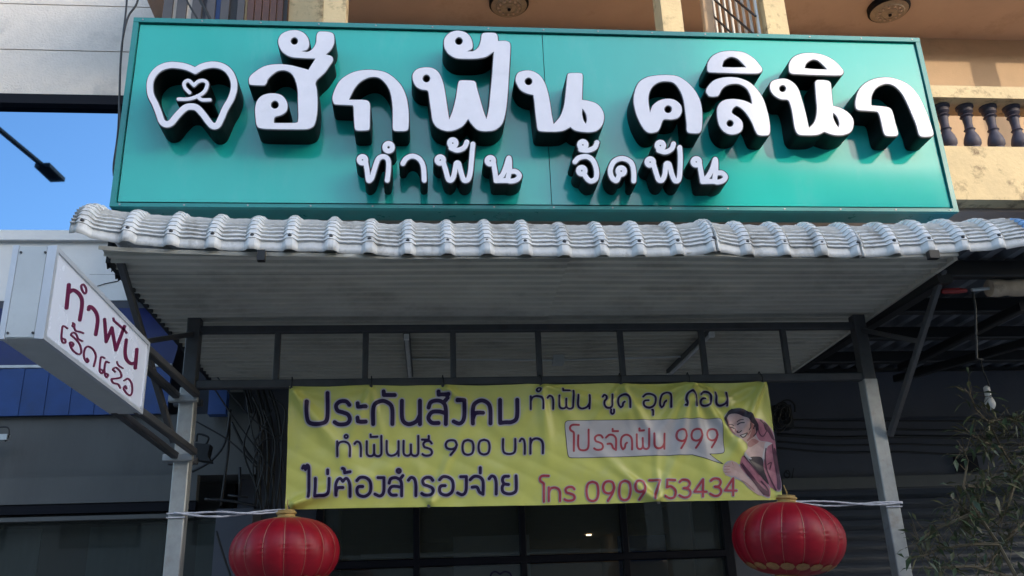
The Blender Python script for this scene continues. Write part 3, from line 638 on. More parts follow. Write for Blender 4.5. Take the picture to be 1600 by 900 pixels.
def row(name, items, yt, yb_, ox, oy, s, r, ink, halo):
    """items: (glyph, x0, x1[, y_top, y_bottom]); yt, yb: top and base lines at both ends ((x,y),(x,y)) of the row"""
    pr = []
    lin = lambda L, x: L[0][1] + (L[1][1] - L[0][1]) * (x - L[0][0]) / (L[1][0] - L[0][0])
    for it in items:
        g, x0, x1 = it[:3]; x0 += r * s * .8; x1 -= r * s * .8
        if x1 < x0: x0 = x1 = (it[1] + it[2]) / 2
        if g == 'ํ':
            pr.append(('s', z4(disc((it[1] + it[2]) / 2, it[3], (it[2] - it[1]) / 2 - r * s * .7, 12), ox, oy, s), r * .9, True)); continue
        cx = (x0 + x1) / 2
        if len(it) > 3: y0, y1 = it[3], it[4]
        else: y0, y1 = lin(yt, cx) + r * s * .8, lin(yb_, cx) - r * s * .5
        for st in GL[g]:
            P = [tuple([x0 + (x1 - x0) * q[0], y1 + (y0 - y1) * q[1]] + list(q[2:])) for q in st]
            pr.append(('s', z4(P, ox, oy, s), r))
    xs, ys, D = field(pr, max(.5, r * .28), 4)
    for nm, lev, t, mt in (('letter_outline', halo, -.0022, M['halo']), (name, 0, -.0042, ink)):
        if lev is None: continue
        V, Fc = cells(xs, ys, D, lev)
        for V2, F2 in islands(V, Fc): mesh_obj(nm, [bmap(v[0], v[1], t) for v in V2], F2, mt, ban, smooth=1)
Z4 = (440, 590, 4.0); Z5 = (800, 590, 3.636)
row('letter', [('ป', 150, 298), ('ร', 322, 438), ('ะ', 465, 537), ('ก', 563, 703), ('ั', 622, 718, 90, 122), ('น', 742, 875), ('ส', 905, 1045), ('ั', 965, 1052, 88, 118), ('ง', 1065, 1152), ('ค', 1185, 1315), ('ม', 1355, 1482)],
    ((150, 143), (1480, 130)), ((150, 304), (1480, 292)), *Z4, 3.2, M['ink'], 2.1)
row('letter', [('ท', 345, 435), ('ํ', 390, 420, 372), ('า', 452, 502), ('ฟ', 528, 630), ('ั', 548, 605, 360, 380), ('น', 652, 737), ('ฟ', 757, 860), ('ร', 875, 945), ('ี', 872, 928, 365, 392), ('9', 1020, 1100), ('0', 1125, 1205), ('0', 1225, 1305), ('บ', 1378, 1465), ('า', 1482, 1524), ('ท', 1548, 1636)],
    ((345, 400), (1600, 378)), ((345, 500), (1600, 480)), *Z4, 1.75, M['ink'], 1.5)
row('letter', [('ไ', 125, 185, 548, 750), ('ม', 205, 307), ('่', 280, 300, 580, 604), ('ต', 335, 437), ('้', 375, 438, 572, 602), ('อ', 463, 567), ('ง', 576, 648), ('ส', 662, 764), ('ํ', 715, 750, 585), ('า', 785, 847), ('ร', 868, 955), ('อ', 978, 1080), ('ง', 1092, 1162), ('จ', 1170, 1270), ('่', 1232, 1250, 565, 598), ('า', 1288, 1348), ('ย', 1370, 1472)],
    ((150, 627), (1470, 608)), ((150, 753), (1470, 732)), *Z4, 2.45, M['ink'], 1.9)
row('letter', [('ท', 100, 178), ('ํ', 134, 162, 76), ('า', 195, 236), ('ฟ', 262, 350), ('ั', 278, 328, 68, 86), ('น', 368, 442), ('ข', 508, 575), ('ู', 550, 582, 186, 210), ('ด', 597, 670), ('อ', 738, 815), ('ุ', 788, 808, 184, 212), ('ด', 832, 905), ('ถ', 972, 1042), ('อ', 1058, 1127), ('น', 1145, 1217)],
    ((100, 106), (1215, 84)), ((100, 186), (1215, 168)), *Z5, 1.55, M['ink'], 1.2)
# speech bubble
bub = [('p', z4([(300, 262), (318, 248), (740, 242), (1160, 238), (1180, 248), (1192, 340), (1202, 415), (1190, 432), (1115, 437, 1), (1192, 493, 1), (1022, 440, 1), (700, 448), (340, 457), (318, 445), (306, 350)], *Z5), [])]
xs, ys, D = field(bub, .9, 8)
V, Fc = cells(xs, ys, D, .5); mesh_obj('bubble_outline', [bmap(v[0], v[1], -.0018) for v in V], Fc, M['ink'], ban, smooth=1)
V, Fc = cells(xs, ys, D, -.35); mesh_obj('speech_bubble', [bmap(v[0], v[1], -.0030) for v in V], Fc, M['bubble'], ban, smooth=1)
def bubrow(items, yt, yb_, r):
    row('red_lettering', items, yt, yb_, *Z5, r, M['redink'], None)
_h = M['halo']
row('red_lettering', [('โ', 318, 382, 272, 418), ('ป', 370, 438), ('ร', 460, 520), ('จ', 528, 598), ('ั', 562, 606, 294, 312), ('ด', 613, 685), ('ฟ', 703, 780), ('ั', 716, 752, 290, 308), ('น', 798, 868), ('9', 925, 992, 300, 405), ('9', 1010, 1077, 298, 402), ('9', 1098, 1166, 296, 400)],
    ((370, 326), (868, 316)), ((370, 418), (868, 408)), *Z5, 1.65, M['redink'], None)
row('red_lettering', [('โ', 148, 212, 560, 706), ('ท', 203, 277), ('ร', 293, 360), ('0', 418, 495, 592, 702), ('9', 512, 585, 590, 700), ('0', 603, 675, 588, 697), ('9', 690, 758, 587, 694), ('7', 773, 842, 585, 690), ('5', 862, 932, 584, 687), ('3', 943, 1017, 582, 682), ('4', 1028, 1107, 580, 677), ('3', 1118, 1190, 577, 673), ('4', 1202, 1277, 574, 670)],
    ((200, 622), (360, 616)), ((200, 706), (360, 702)), *Z5, 1.75, M['redink'], 1.2)
# printed person
ZP = (1110, 620, 5.29)
def prnt(name, prims, t, mt, s=.8):
    xs, ys, D = field(prims, s, 3); V, Fc = cells(xs, ys, D, 0)
    for V2, F2 in islands(V, Fc): mesh_obj(name, [bmap(v[0], v[1], t) for v in V2], F2, mt, ban, smooth=1)
zp = lambda P: z4(P, *ZP)
body = [(100, 570), (140, 535), (200, 545), (235, 560), (265, 490), (300, 430), (290, 385), (190, 330), (120, 240), (105, 185), (125, 140), (160, 112), (230, 108), (300, 145), (345, 180), (410, 190), (470, 235), (515, 300), (545, 480), (582, 700), (578, 778), (540, 778), (495, 750), (492, 835), (430, 820), (320, 765), (250, 700), (130, 655), (98, 620)]
prnt('person_outline', [('p', zp(body))], -.0018, M['halo'])
prnt('arm', [('p', zp([(120, 570), (150, 545), (200, 550), (250, 595), (300, 660), (380, 735), (430, 800), (400, 815), (320, 760), (250, 690), (200, 662), (140, 645)])), ('s', zp([(160, 565), (108, 572)]), 1.6), ('s', zp([(150, 590), (100, 596)]), 1.6), ('s', zp([(155, 615), (104, 622)]), 1.6), ('s', zp([(165, 635), (120, 648)]), 1.5), ('s', zp([(180, 560), (165, 540)]), 1.6)], -.0030, M['skin'])
prnt('finger_line', [('s', zp(q), .45) for q in ([(104, 583), (150, 580)], [(102, 606), (152, 603)], [(110, 632), (160, 625)], [(180, 572), (168, 548)], [(250, 690), (300, 722), (360, 775)])], -.0042, M['skin2'])
prnt('jacket', [('p', zp([(345, 190), (410, 195), (460, 230), (500, 280), (525, 360), (545, 480), (580, 700), (575, 770), (540, 772), (480, 725), (440, 600), (440, 520), (455, 430), (505, 388, 1), (470, 375), (400, 360), (370, 300), (380, 240)])), ('p', zp([(240, 540), (265, 490), (330, 560), (400, 640), (470, 720), (495, 770), (488, 825), (440, 812), (350, 700), (290, 640), (245, 590)]))], -.0030, M['pink'])
prnt('neck', [('p', zp([(300, 385), (345, 320), (400, 365), (470, 380), (500, 392), (455, 430), (445, 510), (400, 500), (330, 510), (278, 465), (300, 430)]))], -.0036, M['skin'])
prnt('shirt', [('p', zp([(310, 512), (400, 497), (430, 525), (440, 600), (482, 722), (420, 665), (370, 605)]))], -.0042, M['hair'])
prnt('face', [('p', zp([(140, 150), (190, 152), (250, 172), (300, 205), (350, 240), (368, 300), (340, 345), (300, 388), (240, 355), (190, 320), (150, 280), (122, 230), (120, 185)]))], -.0042, M['skin'])
prnt('hair', [('p', zp([(125, 150), (150, 115), (210, 108), (260, 120), (300, 150), (335, 180), (372, 215), (385, 260), (372, 298), (350, 240), (310, 222), (280, 190), (220, 160), (180, 150), (145, 155), (128, 190), (132, 232), (115, 215), (105, 185)]))], -.0054, M['hair'])
prnt('facial_features', [('s', zp([(150, 262), (168, 262), (186, 270)]), .9), ('s', zp([(140, 240), (160, 236), (182, 246)]), .6), ('s', zp([(214, 236), (236, 224), (258, 226)]), .9), ('s', zp([(208, 214), (230, 200), (254, 200)]), .6), ('s', zp([(214, 290), (208, 304), (226, 302), (240, 290)]), .7), ('s', zp([(228, 332), (246, 346), (272, 336), (292, 310)]), .9), ('s', zp([(232, 328), (262, 318), (290, 306)]), .7), ('s', zp([(312, 235), (318, 262), (306, 280)]), .8)], -.0056, M['hair'], .4)
prnt('smile', [('p', zp([(238, 332), (262, 322), (284, 313), (268, 332), (250, 340)]))], -.0060, M['bubble'], .4)
prnt('cheek_shade', [('p', zp([(300, 215), (345, 243), (366, 300), (342, 342), (318, 330), (330, 290), (318, 250)])), ('p', zp([(122, 190), (136, 200), (146, 250), (190, 312), (180, 312), (146, 276), (122, 230)])), ('p', zp([(300, 392), (345, 350), (395, 372), (360, 400), (320, 420)])), ('p', zp([(196, 262), (205, 290), (222, 306), (205, 306), (192, 285)]))], -.0046, M['skin2'])
prnt('hair_strand', [('s', zp([(300, 150), (340, 190), (352, 240), (345, 270)]), .9), ('s', zp([(340, 190), (380, 240), (372, 300), (350, 330)]), .8), ('s', zp([(135, 150), (122, 200), (128, 250)]), .8), ('s', zp([(160, 112), (230, 130), (290, 175), (330, 215)]), .7)], -.0062, M['hair'])
prnt('jacket_shade', [('p', zp([(430, 215), (470, 245), (505, 310), (522, 360), (500, 350), (470, 300), (440, 270)])), ('p', zp([(520, 420), (545, 480), (578, 700), (572, 765), (550, 760), (545, 640), (525, 520)])), ('p', zp([(250, 545), (290, 590), (350, 660), (420, 740), (480, 790), (484, 820), (430, 800), (350, 700), (290, 635)]))], -.0040, M['pink2'])
prnt('collar', [('p', zp([(450, 380), (505, 388), (470, 410), (455, 470), (440, 520), (425, 500), (440, 430)])), ('p', zp([(275, 462), (300, 490), (335, 515), (320, 520), (290, 505), (268, 485)]))], -.0048, M['bubble'])
prnt('face_shade', [('s', zp([(345, 250), (352, 300), (330, 335), (300, 365)]), 1.6), ('s', zp([(320, 290), (300, 320)]), 1.2), ('s', zp([(150, 280), (190, 318)]), .8)], -.0050, M['skin2'])
prnt('jacket_fold', [('s', zp(q), w) for q, w in (([(245, 560), (300, 640), (350, 700), (440, 812)], .9), ([(400, 200), (440, 240), (470, 290), (520, 360)], 1.0), ([(455, 430), (448, 510), (470, 620), (540, 772)], 1.1), ([(505, 400), (520, 500), (560, 700)], .9), ([(380, 250), (400, 310), (430, 330), (460, 280)], .8), ([(420, 700), (470, 760), (480, 815)], 1.3), ([(470, 560), (500, 545), (490, 600)], .8), ([(268, 495), (330, 565), (400, 645)], .9))], -.0050, M['pink2'])

# ---------------------------------------------------------------- projecting light-box sign on the left
XB = -1.19
ny_, fy_ = (aX(89, 385, XB)[1] + aX(65.3, 526.7, XB)[1]) / 2, (aX(233, 534, XB)[1] + aX(222.8, 649.4, XB)[1]) / 2
bz1 = (aX(89, 385, XB)[2] + aX(233, 534, XB)[2]) / 2; bz0 = (aX(65.3, 526.7, XB)[2] + aX(222.8, 649.4, XB)[2]) / 2
XB0 = aY(10, 455, ny_)[0]
bx = root('light_box_sign', 'white projecting box sign with maroon Thai and Lao lettering, bracketed to the left awning post', 'sign', ((XB + XB0) / 2, (ny_ + fy_) / 2, bz0))
MB().box((XB0, ny_ + .004, bz0 + .003), (XB - .012, fy_, bz1 - .003)).build('housing', M['alu'], bx)
MB().box((XB - .012, ny_ + .02, bz0 + .014), (XB - .003, fy_ - .014, bz1 - .014)).build('face_panel', M['boxwhite'], bx)
t = .016
for lo, hi in (((XB - .012, ny_, bz0), (XB + .003, fy_, bz0 + t)), ((XB - .012, ny_, bz1 - t), (XB + .003, fy_, bz1)), ((XB - .012, ny_, bz0 + t), (XB + .003, ny_ + t * 1.3, bz1 - t)), ((XB - .012, fy_ - t, bz0 + t), (XB + .003, fy_, bz1 - t)),
               ((XB0 - .002, ny_, bz0), (XB0 + .016, ny_ + .02, bz1)), ((XB - .026, ny_ + .0005, bz0 + .001), (XB - .012, ny_ + .02, bz1 - .001))):
    MB().box(lo, hi).build('frame_trim', M['alutrim'], bx)
MB().box((XB0 + .018, ny_ + .001, bz0 + .006), (XB - .028, ny_ + .012, bz1 - .006)).build('end_plate', M['alu'], bx)
for fx in (.012, .142 * 0 + 1):
    for fz in (.06, .92):
        x = XB0 + .02 + (XB - XB0 - .045) * (.06 if fx < .5 else .93); z = bz0 + (bz1 - bz0) * fz
        MB().tube([(x, ny_ + .001, z), (x, ny_ - .003, z)], .004, 8).build('screw', M['steel'], bx)
mpX = lambda Xp: (lambda x, y, t: aX(x, y, Xp) + np.array([t, 0, 0]))
def boxletters(prims):
    xs, ys, D = field(prims, .3, 2); slab('letter', contours(xs, ys, D, 0, .04), mpX(XB - .003), 0, .002, M['maroon'], bx)
z1 = lambda P: z4(P, 80, 430, 10.0); z2 = lambda P: z4(P, 80, 500, 6.925)
boxletters([('s', z1([(272, 150), (235, 510)]), 2.9), ('s', z1([(285, 262), (340, 232), (420, 280), (472, 370), (475, 480), (442, 698)]), 2.8)])
boxletters([('s', z1([(465, 170), (500, 145), (538, 200), (543, 262), (520, 285), (482, 240)]), 1.5, True)])
boxletters([('s', z1([(580, 535), (592, 492), (640, 510), (700, 590), (722, 680), (715, 780), (692, 925)]), 2.7)])
boxletters([('s', [(163, 499, 1), (165.5, 534, 1), (174.5, 512, 1), (180.5, 547, 1), (194, 510)], 2.4)])
boxletters([('s', [(176.8, 497.5, 1), (177.5, 501, 1), (190, 512), (197.5, 520)], 1.7)])
boxletters([('s', [(197, 531), (195, 549), (197, 561), (204, 568), (210, 567)], 2.5), ('s', [(213.5, 546), (211, 575)], 2.6)])
boxletters([('s', z2([(172, 90), (125, 65), (112, 120), (108, 205), (125, 245), (150, 245), (148, 212), (118, 200)]), 1.3)])
boxletters([('s', z2([(235, 40), (225, 65), (245, 75), (250, 45), (230, 30)]), 1.1), ('s', z2([(245, 75), (262, 115), (310, 128), (345, 142)]), 1.3)])
boxletters([('s', z2([(205, 262), (225, 285), (238, 262), (218, 240), (198, 250), (225, 320), (285, 368), (322, 350), (305, 265), (250, 195), (212, 162), (235, 135), (268, 155), (290, 205), (335, 228)]), 1.35)])
boxletters([('s', z2([(385, 415), (400, 440), (385, 455), (358, 420), (350, 360), (370, 300), (405, 288), (455, 325), (480, 395), (458, 500)]), 1.4)])
boxletters([('s', z2([(575, 412), (538, 402), (524, 480), (522, 552), (545, 578), (560, 552), (535, 535)]), 1.3), ('s', z2([(622, 462), (588, 452), (574, 530), (580, 600), (602, 620), (612, 590), (584, 578)]), 1.3)])
boxletters([('s', z2([(690, 560), (665, 535), (700, 515), (745, 560), (755, 615), (705, 632), (652, 640), (668, 680), (720, 695), (745, 735)]), 1.35)])
boxletters([('s', z2([(710, 452), (724, 490), (775, 522)]), 1.2)])
boxletters([('s', z2([(788, 655), (830, 635), (868, 690), (872, 780), (850, 815), (810, 790), (782, 742), (800, 715), (812, 742)]), 1.35)])
# brackets from box to the post: two pairs of tubes, each ending in a collar
zc1 = aY(285, 624, YP - .04)[2]; zc0 = aY(282, 716, YP - .04)[2]
for zc in (zc1, zc0):
    MB().beam((PX[-1] - .085, YP - .052, zc), (PX[-1] + .06, YP - .052, zc), .036, .034).build('collar', M['galv'], bx)
    MB().beam((PX[-1] - .085, YP + .052, zc), (PX[-1] + .06, YP + .052, zc), .036, .034).build('collar', M['steel'], bx)

for (x0_, z0_), q in (((XB - .02, bz0 + .02), (303, 706)), ((XB0 + .02, bz0 + .02), (274, 712)), ((XB - .02, bz1 - .02), (307, 616)), ((XB0 + .02, bz1 - .02), (276, 618))):
    MB().beam((x0_, fy_ - .02, z0_), tuple(aY(*q, YP - .06)), .034).build('bracket_arm', M['steel'], bx)
# ---------------------------------------------------------------- lanterns and plastic ties
def lantern(cx, cy, wpx, hpx, tilt, roll, label, Yl=4.62, k0=0.0):
    c = aY(cx, cy, Yl); el, er = aY(cx - wpx / 2, cy, Yl), aY(cx + wpx / 2, cy, Yl); Rr = (er[0] - el[0]) / 2 * .975
    Hh = (aY(cx, cy - hpx / 2, Yl)[2] - aY(cx, cy + hpx / 2, Yl)[2]) / 2 * .985
    r = root('red_lantern', label, 'lantern', tuple(c), 'round red lanterns under the banner corners')
    N = 16; nth = 128; nph = 64; Vv = []; prof = []
    for i in range(nph + 1):
        ph = math.radians(-81 + 162 * i / nph); s = math.sin(ph); prof.append((math.copysign(abs(math.cos(ph)) ** .72, 1), s))
    rows = []
    for pr_, ps in prof:
        rw = []
        for j in range(nth + 1):
            th = 2 * math.pi * j / nth; fz = abs(math.sin(N * th / 2)); gi = int(N * th / (2 * math.pi)) % N; rad = Rr * pr_ * (.962 + .038 * fz ** .55) + (.0035 * math.sin(ps * 46 + gi) * max(0, 1 - fz * 1.15) * max(0, 1 - abs(ps - .1) * 2.6) if gi in (1, 4, 8, 10, 12, 13) else 0)
            rw.append((c[0] + rad * math.cos(th + k0), c[1] + rad * math.sin(th + k0), c[2] + Hh * ps))
        rows.append(rw)
    sh = MB(); sh.grid(rows); shade = sh.build('shade', M['red'], r, smooth=1)
    for k in range(N):
        th = 2 * math.pi * k / N + k0; pts = [(c[0] + (Rr * p_ * .964) * math.cos(th), c[1] + (Rr * p_ * .964) * math.sin(th), c[2] + Hh * s_) for p_, s_ in prof]
        g = MB(); g.tube(pts, .0017, 5, rr=[.0011 + .0016 * max(0, 1 - abs(i / nph - .62) * 5) for i in range(nph + 1)]); g.build('rib', M['seam'], r)
    r0 = Rr * prof[-1][0]
    for z, q in ((Hh * .95, 1), (-Hh * .99, -1)):
        g = MB(); g.lathe((c[0], c[1], c[2] + z), [(r0 * 1.02, 0), (r0 * 1.04, .008 * q), (r0 * .62, .014 * q), (r0 * .62, .024 * q), (r0 * .72, .028 * q), (r0 * .72, .034 * q), (r0 * .6, .040 * q), (r0 * .6, .046 * q), (.01, .048 * q)], 24); g.build('cap', M['gold'], r)
    # lace band: small gold scallops lying on the lower gores
    for k in range(18):
        th = 2 * math.pi * k / 18 + .1; P = []
        for rr_, dp in ((0, 0),) + tuple((.16, 2 * math.pi * q / 8) for q in range(8)):
            ph = math.radians(-50) + rr_ * .9 * math.sin(dp); t2 = th + rr_ * 1.05 * math.cos(dp)
            pc = abs(math.cos(ph)) ** .72 * Rr * 1.012; P.append((c[0] + pc * math.cos(t2), c[1] + pc * math.sin(t2), c[2] + Hh * math.sin(ph) * 1.012))
        g = MB(); g.add(P, [(0, 1 + q, 1 + (q + 1) % 8) for q in range(8)]); g.build('lace_scallop', M['goldlace'], r)
    g = MB(); g.tube([(c[0], c[1], c[2] + Hh), (c[0] + .004, c[1], c[2] + Hh + .05), (c[0], c[1] + .03, c[2] + Hh + .09)], .003, 5); g.build('hanging_loop', M['gold'], r)
    r.rotation_euler = (tilt, roll, 0)
    return r
lantern(445.5, 864, 177, 112, .04, -.01, 'round red lantern hanging below the left end of the yellow banner', k0=.12)
lantern(1232, 842, 171, 116, .06, .07, 'round red lantern hanging below the right end of the yellow banner', k0=.30)
def tie(p0, p1, label, n=26, sag=.012, tw=5):
    a_ = Vector(aY(*p0, YP - .05)); b_ = Vector(aY(*p1, YP - .05)); r = root('plastic_tie', label, 'tie', tuple((a_ + b_) / 2), 'twisted clear plastic ties')
    for s in (0, math.pi):
        pts = []
        for i in range(n + 1):
            u = i / n; q = a_.lerp(b_, u); w = .007 * (math.sin(math.pi * u) + .15)
            pts.append(q + Vector((0, math.cos(tw * u + s) * w, math.sin(tw * u + s) * w * 1.6 - sag * math.sin(math.pi * u) + random.uniform(-.0012, .0012))))
        g = MB(); g.tube(pts, .004, 5, rr=[.0042 + .0018 * random.random() for _ in pts]); g.build('strand', M['plastic'], r, smooth=1)
    x = PX[-1] if p0[0] < 800 else PX[1]; zz = a_.z if p0[0] < 800 else b_.z
    for dz in (0, -.02): MB().beam((x - .045, YP - .043, zz + dz), (x + .045, YP - .043, zz + dz), .012, .006).build('knot_wrap', M['plastic'], r)
tie((272, 802), (449, 797), 'twisted clear plastic tie from the left post to the banner')
tie((1220, 783), (1410, 785), 'twisted clear plastic tie from the banner to the right post')

# ---------------------------------------------------------------- the clinic's building
YW = 6.5; YU = 6.2; YR = 4.75; xcr_ = -3.2
cl = root('shophouse', 'tan and cream shophouse behind the teal sign with an upper balcony and glass shopfront', 'building', (.6, YW, 0))
zs = aY(1450, 60, YU)[2]; zslab = aY(1550, 312, YR)[2]; zpt = aY(1550, 229, YR)[2]; zh0 = aY(1550, 160, YR)[2]; zh1 = aY(1550, 142, YR)[2]
XE = 7.5; XW = aY(243, 20, YU)[0]
# upper ceiling with shallow drop, back wall, slab, parapet
MB().box((XW, 5.62, zs), (XE, YU + .02, zs + .2)).build('upper_ceiling', M['tan'], cl)
MB().box((XW, 4.85, zs + .50), (XE, YU + .2, zs + .62)).build('roof_slab', M['tan'], cl)
MB().box((XW, 4.62, zs + .47), (XE, 4.84, zs + .62)).build('edge_beam', M['tan'], cl)
MB().box((XW, YU, zslab), (XE, YU + .2, zs)).build('upper_wall', M['tanwall'], cl)
MB().box((XW + .6, YR + .13, zslab + .001), (XE, YU, zslab + .10)).build('balcony_floor', M['tanwall'], cl)
MB().box((-1.4, YR, zslab - .14 + .14), (XE, YR + .12, zpt)).build('parapet', M['cream'], cl)
MB().box((-1.4, YR + .13, zslab - .02), (XE, YU, zslab - .004)).build('balcony_soffit', M['tan'], cl)
MB().box((-1.4, YR - .05, zh0), (XE, YR + .17, zh1)).build('handrail', M['cream'], cl)
bxs = [aY(x, 205, YR + .06)[0] for x in (1441, 1477, 1514, 1549, 1589)]; stp = (bxs[-1] - bxs[0]) / 4
hb = zh0 - zpt
bprof = [(.045, 0), (.045, .05), (.036, .07), (.05, .13), (.053, .2), (.045, .3), (.028, .42), (.03, .45), (.036, .47), (.028, .5), (.026, .6), (.03, .7), (.03, .74), (.042, .77), (.030, .81), (.046, .86), (.046, .93), (.055, .96), (.055, 1)]
first = None
for k in range(-1, 22):
    x = bxs[0] + stp * k
    if x > XE - .1: break
    if first is None:
        g = MB(); g.lathe((0, 0, 0), [(r_, z_ * hb) for r_, z_ in bprof], 14)
        o = mesh_obj('baluster', np.array(g.v) + LOC[cl.name], g.f, M['baluster'], cl, smooth=40); first = o
    else: o = first.copy(); COL.objects.link(o); o.parent = cl
    o.location = Vector((x, YR + .06, zpt)) - Vector(LOC[cl.name])
def col(px0, px1, y, Yc, nm='column', mt='cream', d_=.16, side=None):
    a_ = aY(px0, y, Yc)[0]; b_ = aY(px1, y, Yc)[0]; MB().box((a_, Yc, zpt - .0), (b_, Yc + d_, zs + .469)).build(nm, M[mt], cl); return a_, b_
c0 = col(505, 540, 30, 4.66); c1 = col(1035, 1067, 30, 4.66); c2 = col(1197, 1230, 30, 4.66)
xq = aY(1543, 120, YU)[0] + (YU - 4.75) * math.tan(SUN_AZ); MB().box((xq - .06, 4.66, zpt), (xq + .06, 4.8, zs + .469)).build('column', M['cream'], cl)
# sliding steel screen of dark slats at the left bay
xs0 = aY(252, 20, 4.9)[0]; k = 0
for px0, px1, mt_ in ((254, 268, 'greyslat'), (275, 290, 'greyslat'), (299, 314, 'greyslat'), (322, 335, 'greyslat'), (344, 357, 'greyslat'), (370, 381, 'greyslat'), (386, 396, 'brownslat'), (398, 408, 'brownslat'), (410, 420, 'brownslat'), (422, 431, 'brownslat'), (433, 441, 'brownslat')):
    x0, x1 = aY(px0, 20, 4.9)[0], aY(px1, 20, 4.9)[0]; MB().box((x0, 4.9, zpt), (x1, 4.925, zs - .005)).build('slat', M[mt_], cl)
for px0, px1, mt_ in ((268.5, 274.5, 'stucco'), (290.5, 298.5, 'stucco'), (314.5, 321.5, 'bluewall'), (335.5, 343, 'bluepvc'), (357.5, 369, 'black'), (381.5, 385, 'cream'), (441.5, 448, 'black')):
    x0, x1 = aY(px0, 20, 4.92)[0], aY(px1, 20, 4.92)[0]; MB().box((x0, 4.93, zpt), (x1, 4.95, zs - .006)).build('post', M[mt_], cl)
x0, x1 = aY(449, 20, 4.92)[0], aY(503, 20, 4.92)[0]; MB().box((x0, 4.97, zpt), (x1, 5.02, zs - .007)).build('stained_panel', M['cream'], cl)
# lattice partition between the two right columns, square to the facade
xg = c2[0] - .03
for i in range(9):
    y0 = 4.72 + i * .1
    MB().beam((xg, y0, zpt), (xg, y0, zs - .01), .014, .02).build('lattice_bar', M['white'], cl)
for i in range(-10, 10):
    y0 = 4.7 + i * .14; z0 = zs - 1.5; L = 1.5
    a_ = Vector((xg - .018, y0, z0)); b_ = Vector((xg - .018, y0 + L * .8, z0 + L))
    lo_y, hi_y = 4.7, 5.62; 
    t0 = max(0, (lo_y - a_.y) / (b_.y - a_.y)); t1 = min(1, (hi_y - a_.y) / (b_.y - a_.y))
    if t1 > t0 + .05: MB().beam(a_.lerp(b_, t0), a_.lerp(b_, t1), .012, .012).build('lattice_bar', M['steel'], cl)
p0 = aY(1104, 0, 5.0); MB().beam((p0[0] - .02, 5.0, zpt), (p0[0] - .0, 5.0, zs - .01), .07, .05, up=(0, 1, 0)).build('post', M['tanwall'], cl)
# round ceiling lamps
for (px, py, lb) in ((795, 2, 'round ceiling lamp above the middle of the teal sign'), (1388, 11, 'round ceiling lamp above the right end of the teal sign')):
    c_ = aZ(px, py, zs - .01); rl = aZ(px + 31, py, zs - .01)[0] - c_[0]
    r = root('ceiling_lamp', lb, 'lamp', tuple(c_), 'round lamps on the upper ceiling')
    MB().lathe(tuple(c_ + [0, 0, -.03]), [(rl * .93, -.012), (rl, .0), (rl, .038)], 32).build('rim', M['frame'], r, smooth=30)
    g = MB(); g.lathe(tuple(c_ + [0, 0, -.044]), [(.012, -.030), (rl * .12, -.030), (rl * .16, -.024), (rl * .34, -.022), (rl * .38, -.026), (rl * .42, -.020), (rl * .62, -.014), (rl * .66, -.018), (rl * .7, -.010), (rl * .9, 0)], 32); g.build('glass_disc', M['lampdisc'], r, smooth=30)
    for q in range(12):
        th = math.pi / 6 * q; MB().lathe(tuple(c_ + [rl * .52 * math.cos(th), rl * .52 * math.sin(th), -.066]), [(.008, -.004), (rl * .06, 0), (rl * .06, .012)], 8).build('boss', M['tan'], r)
    MB().lathe(tuple(c_ + [0, 0, -.08]), [(.004, -.012), (.013, -.006), (.013, .01)], 10).build('knob', M['frame'], r)
# shopfront under the awning
YF = 6.3
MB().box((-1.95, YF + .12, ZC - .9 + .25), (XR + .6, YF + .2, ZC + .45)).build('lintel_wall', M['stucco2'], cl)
def fy(px, py): return aY(px, py, YF)
zbar = aY(800, 875, YF)[2]; ztop = ZC - .62
fx0 = fy(500, 840)[0]; fx1 = fy(1136, 840)[0]
fr_ = root('shopfront', 'dark framed glass shopfront panes under the banner', 'shopfront', ((fx0 + fx1) / 2, YF, 0))
for z0, h in ((zbar, .05), (ztop, .06), (.02, .05)): MB().beam((fx0, YF, z0), (fx1, YF, z0), .06, h).build('rail', M['frame'], fr_)
vx = [fx0, fy(651, 830)[0], fy(816, 830)[0], fy(975, 830)[0], fx1]
for x in vx: MB().beam((x, YF - .004, 0), (x, YF - .004, ztop), .045 if x != fx1 else .065, .05, up=(0, 1, 0)).build('mullion', M['frame'], fr_)
for i in range(4):
    for z0, z1_ in ((.05, zbar - .03), (zbar + .03, ztop - .03)):
        MB().add([(vx[i] + .02, YF, z0), (vx[i + 1] - .02, YF, z0), (vx[i + 1] - .02, YF, z1_), (vx[i] + .02, YF, z1_)], [(0, 1, 2, 3)]).build('pane', M['glass'], fr_)
xs, ys, D = field([('s', [(766, 903), (768, 896), (774, 893), (781, 897, 1), (789, 893), (797, 896), (800, 904)], 1.3)], .5, 2)
slab('tooth_decal', contours(xs, ys, D, 0), mpY(YF - .004), 0, .001, M['ink'], fr_)
# the room behind the glass
MB().add([(fx0 - .6, YF + .15, 0), (fx0 - .6, 12.5, 0), (fx0 - .6, 12.5, 2.65), (fx0 - .6, YF + .15, 2.65), (fx1 + .3, YF + .15, 0), (fx1 + .3, 12.5, 0), (fx1 + .3, 12.5, 2.65), (fx1 + .3, YF + .15, 2.65)],
         [(0, 1, 2, 3), (7, 6, 5, 4), (1, 5, 6, 2), (3, 2, 6, 7), (0, 4, 5, 1)]).build('shop_interior', M['inner'], cl)
for px, py in ((920, 836),):
    p = aZ(px, py, 2.64); MB().lathe(tuple(p), [(.03, -.006), (.038, .004)], 16).build('downlight', M['lamp_on'], cl)
MB().box((vx[1] - .6, 9.9, 2.3), (vx[3] + .3, 9.98, 2.34)).build('curtain_rail', M['white'], cl)
MB().box((vx[1] + .3, 8.0, 1.9), (vx[1] + .95, 8.03, 2.32)).build('notice_board', M['white'], cl)
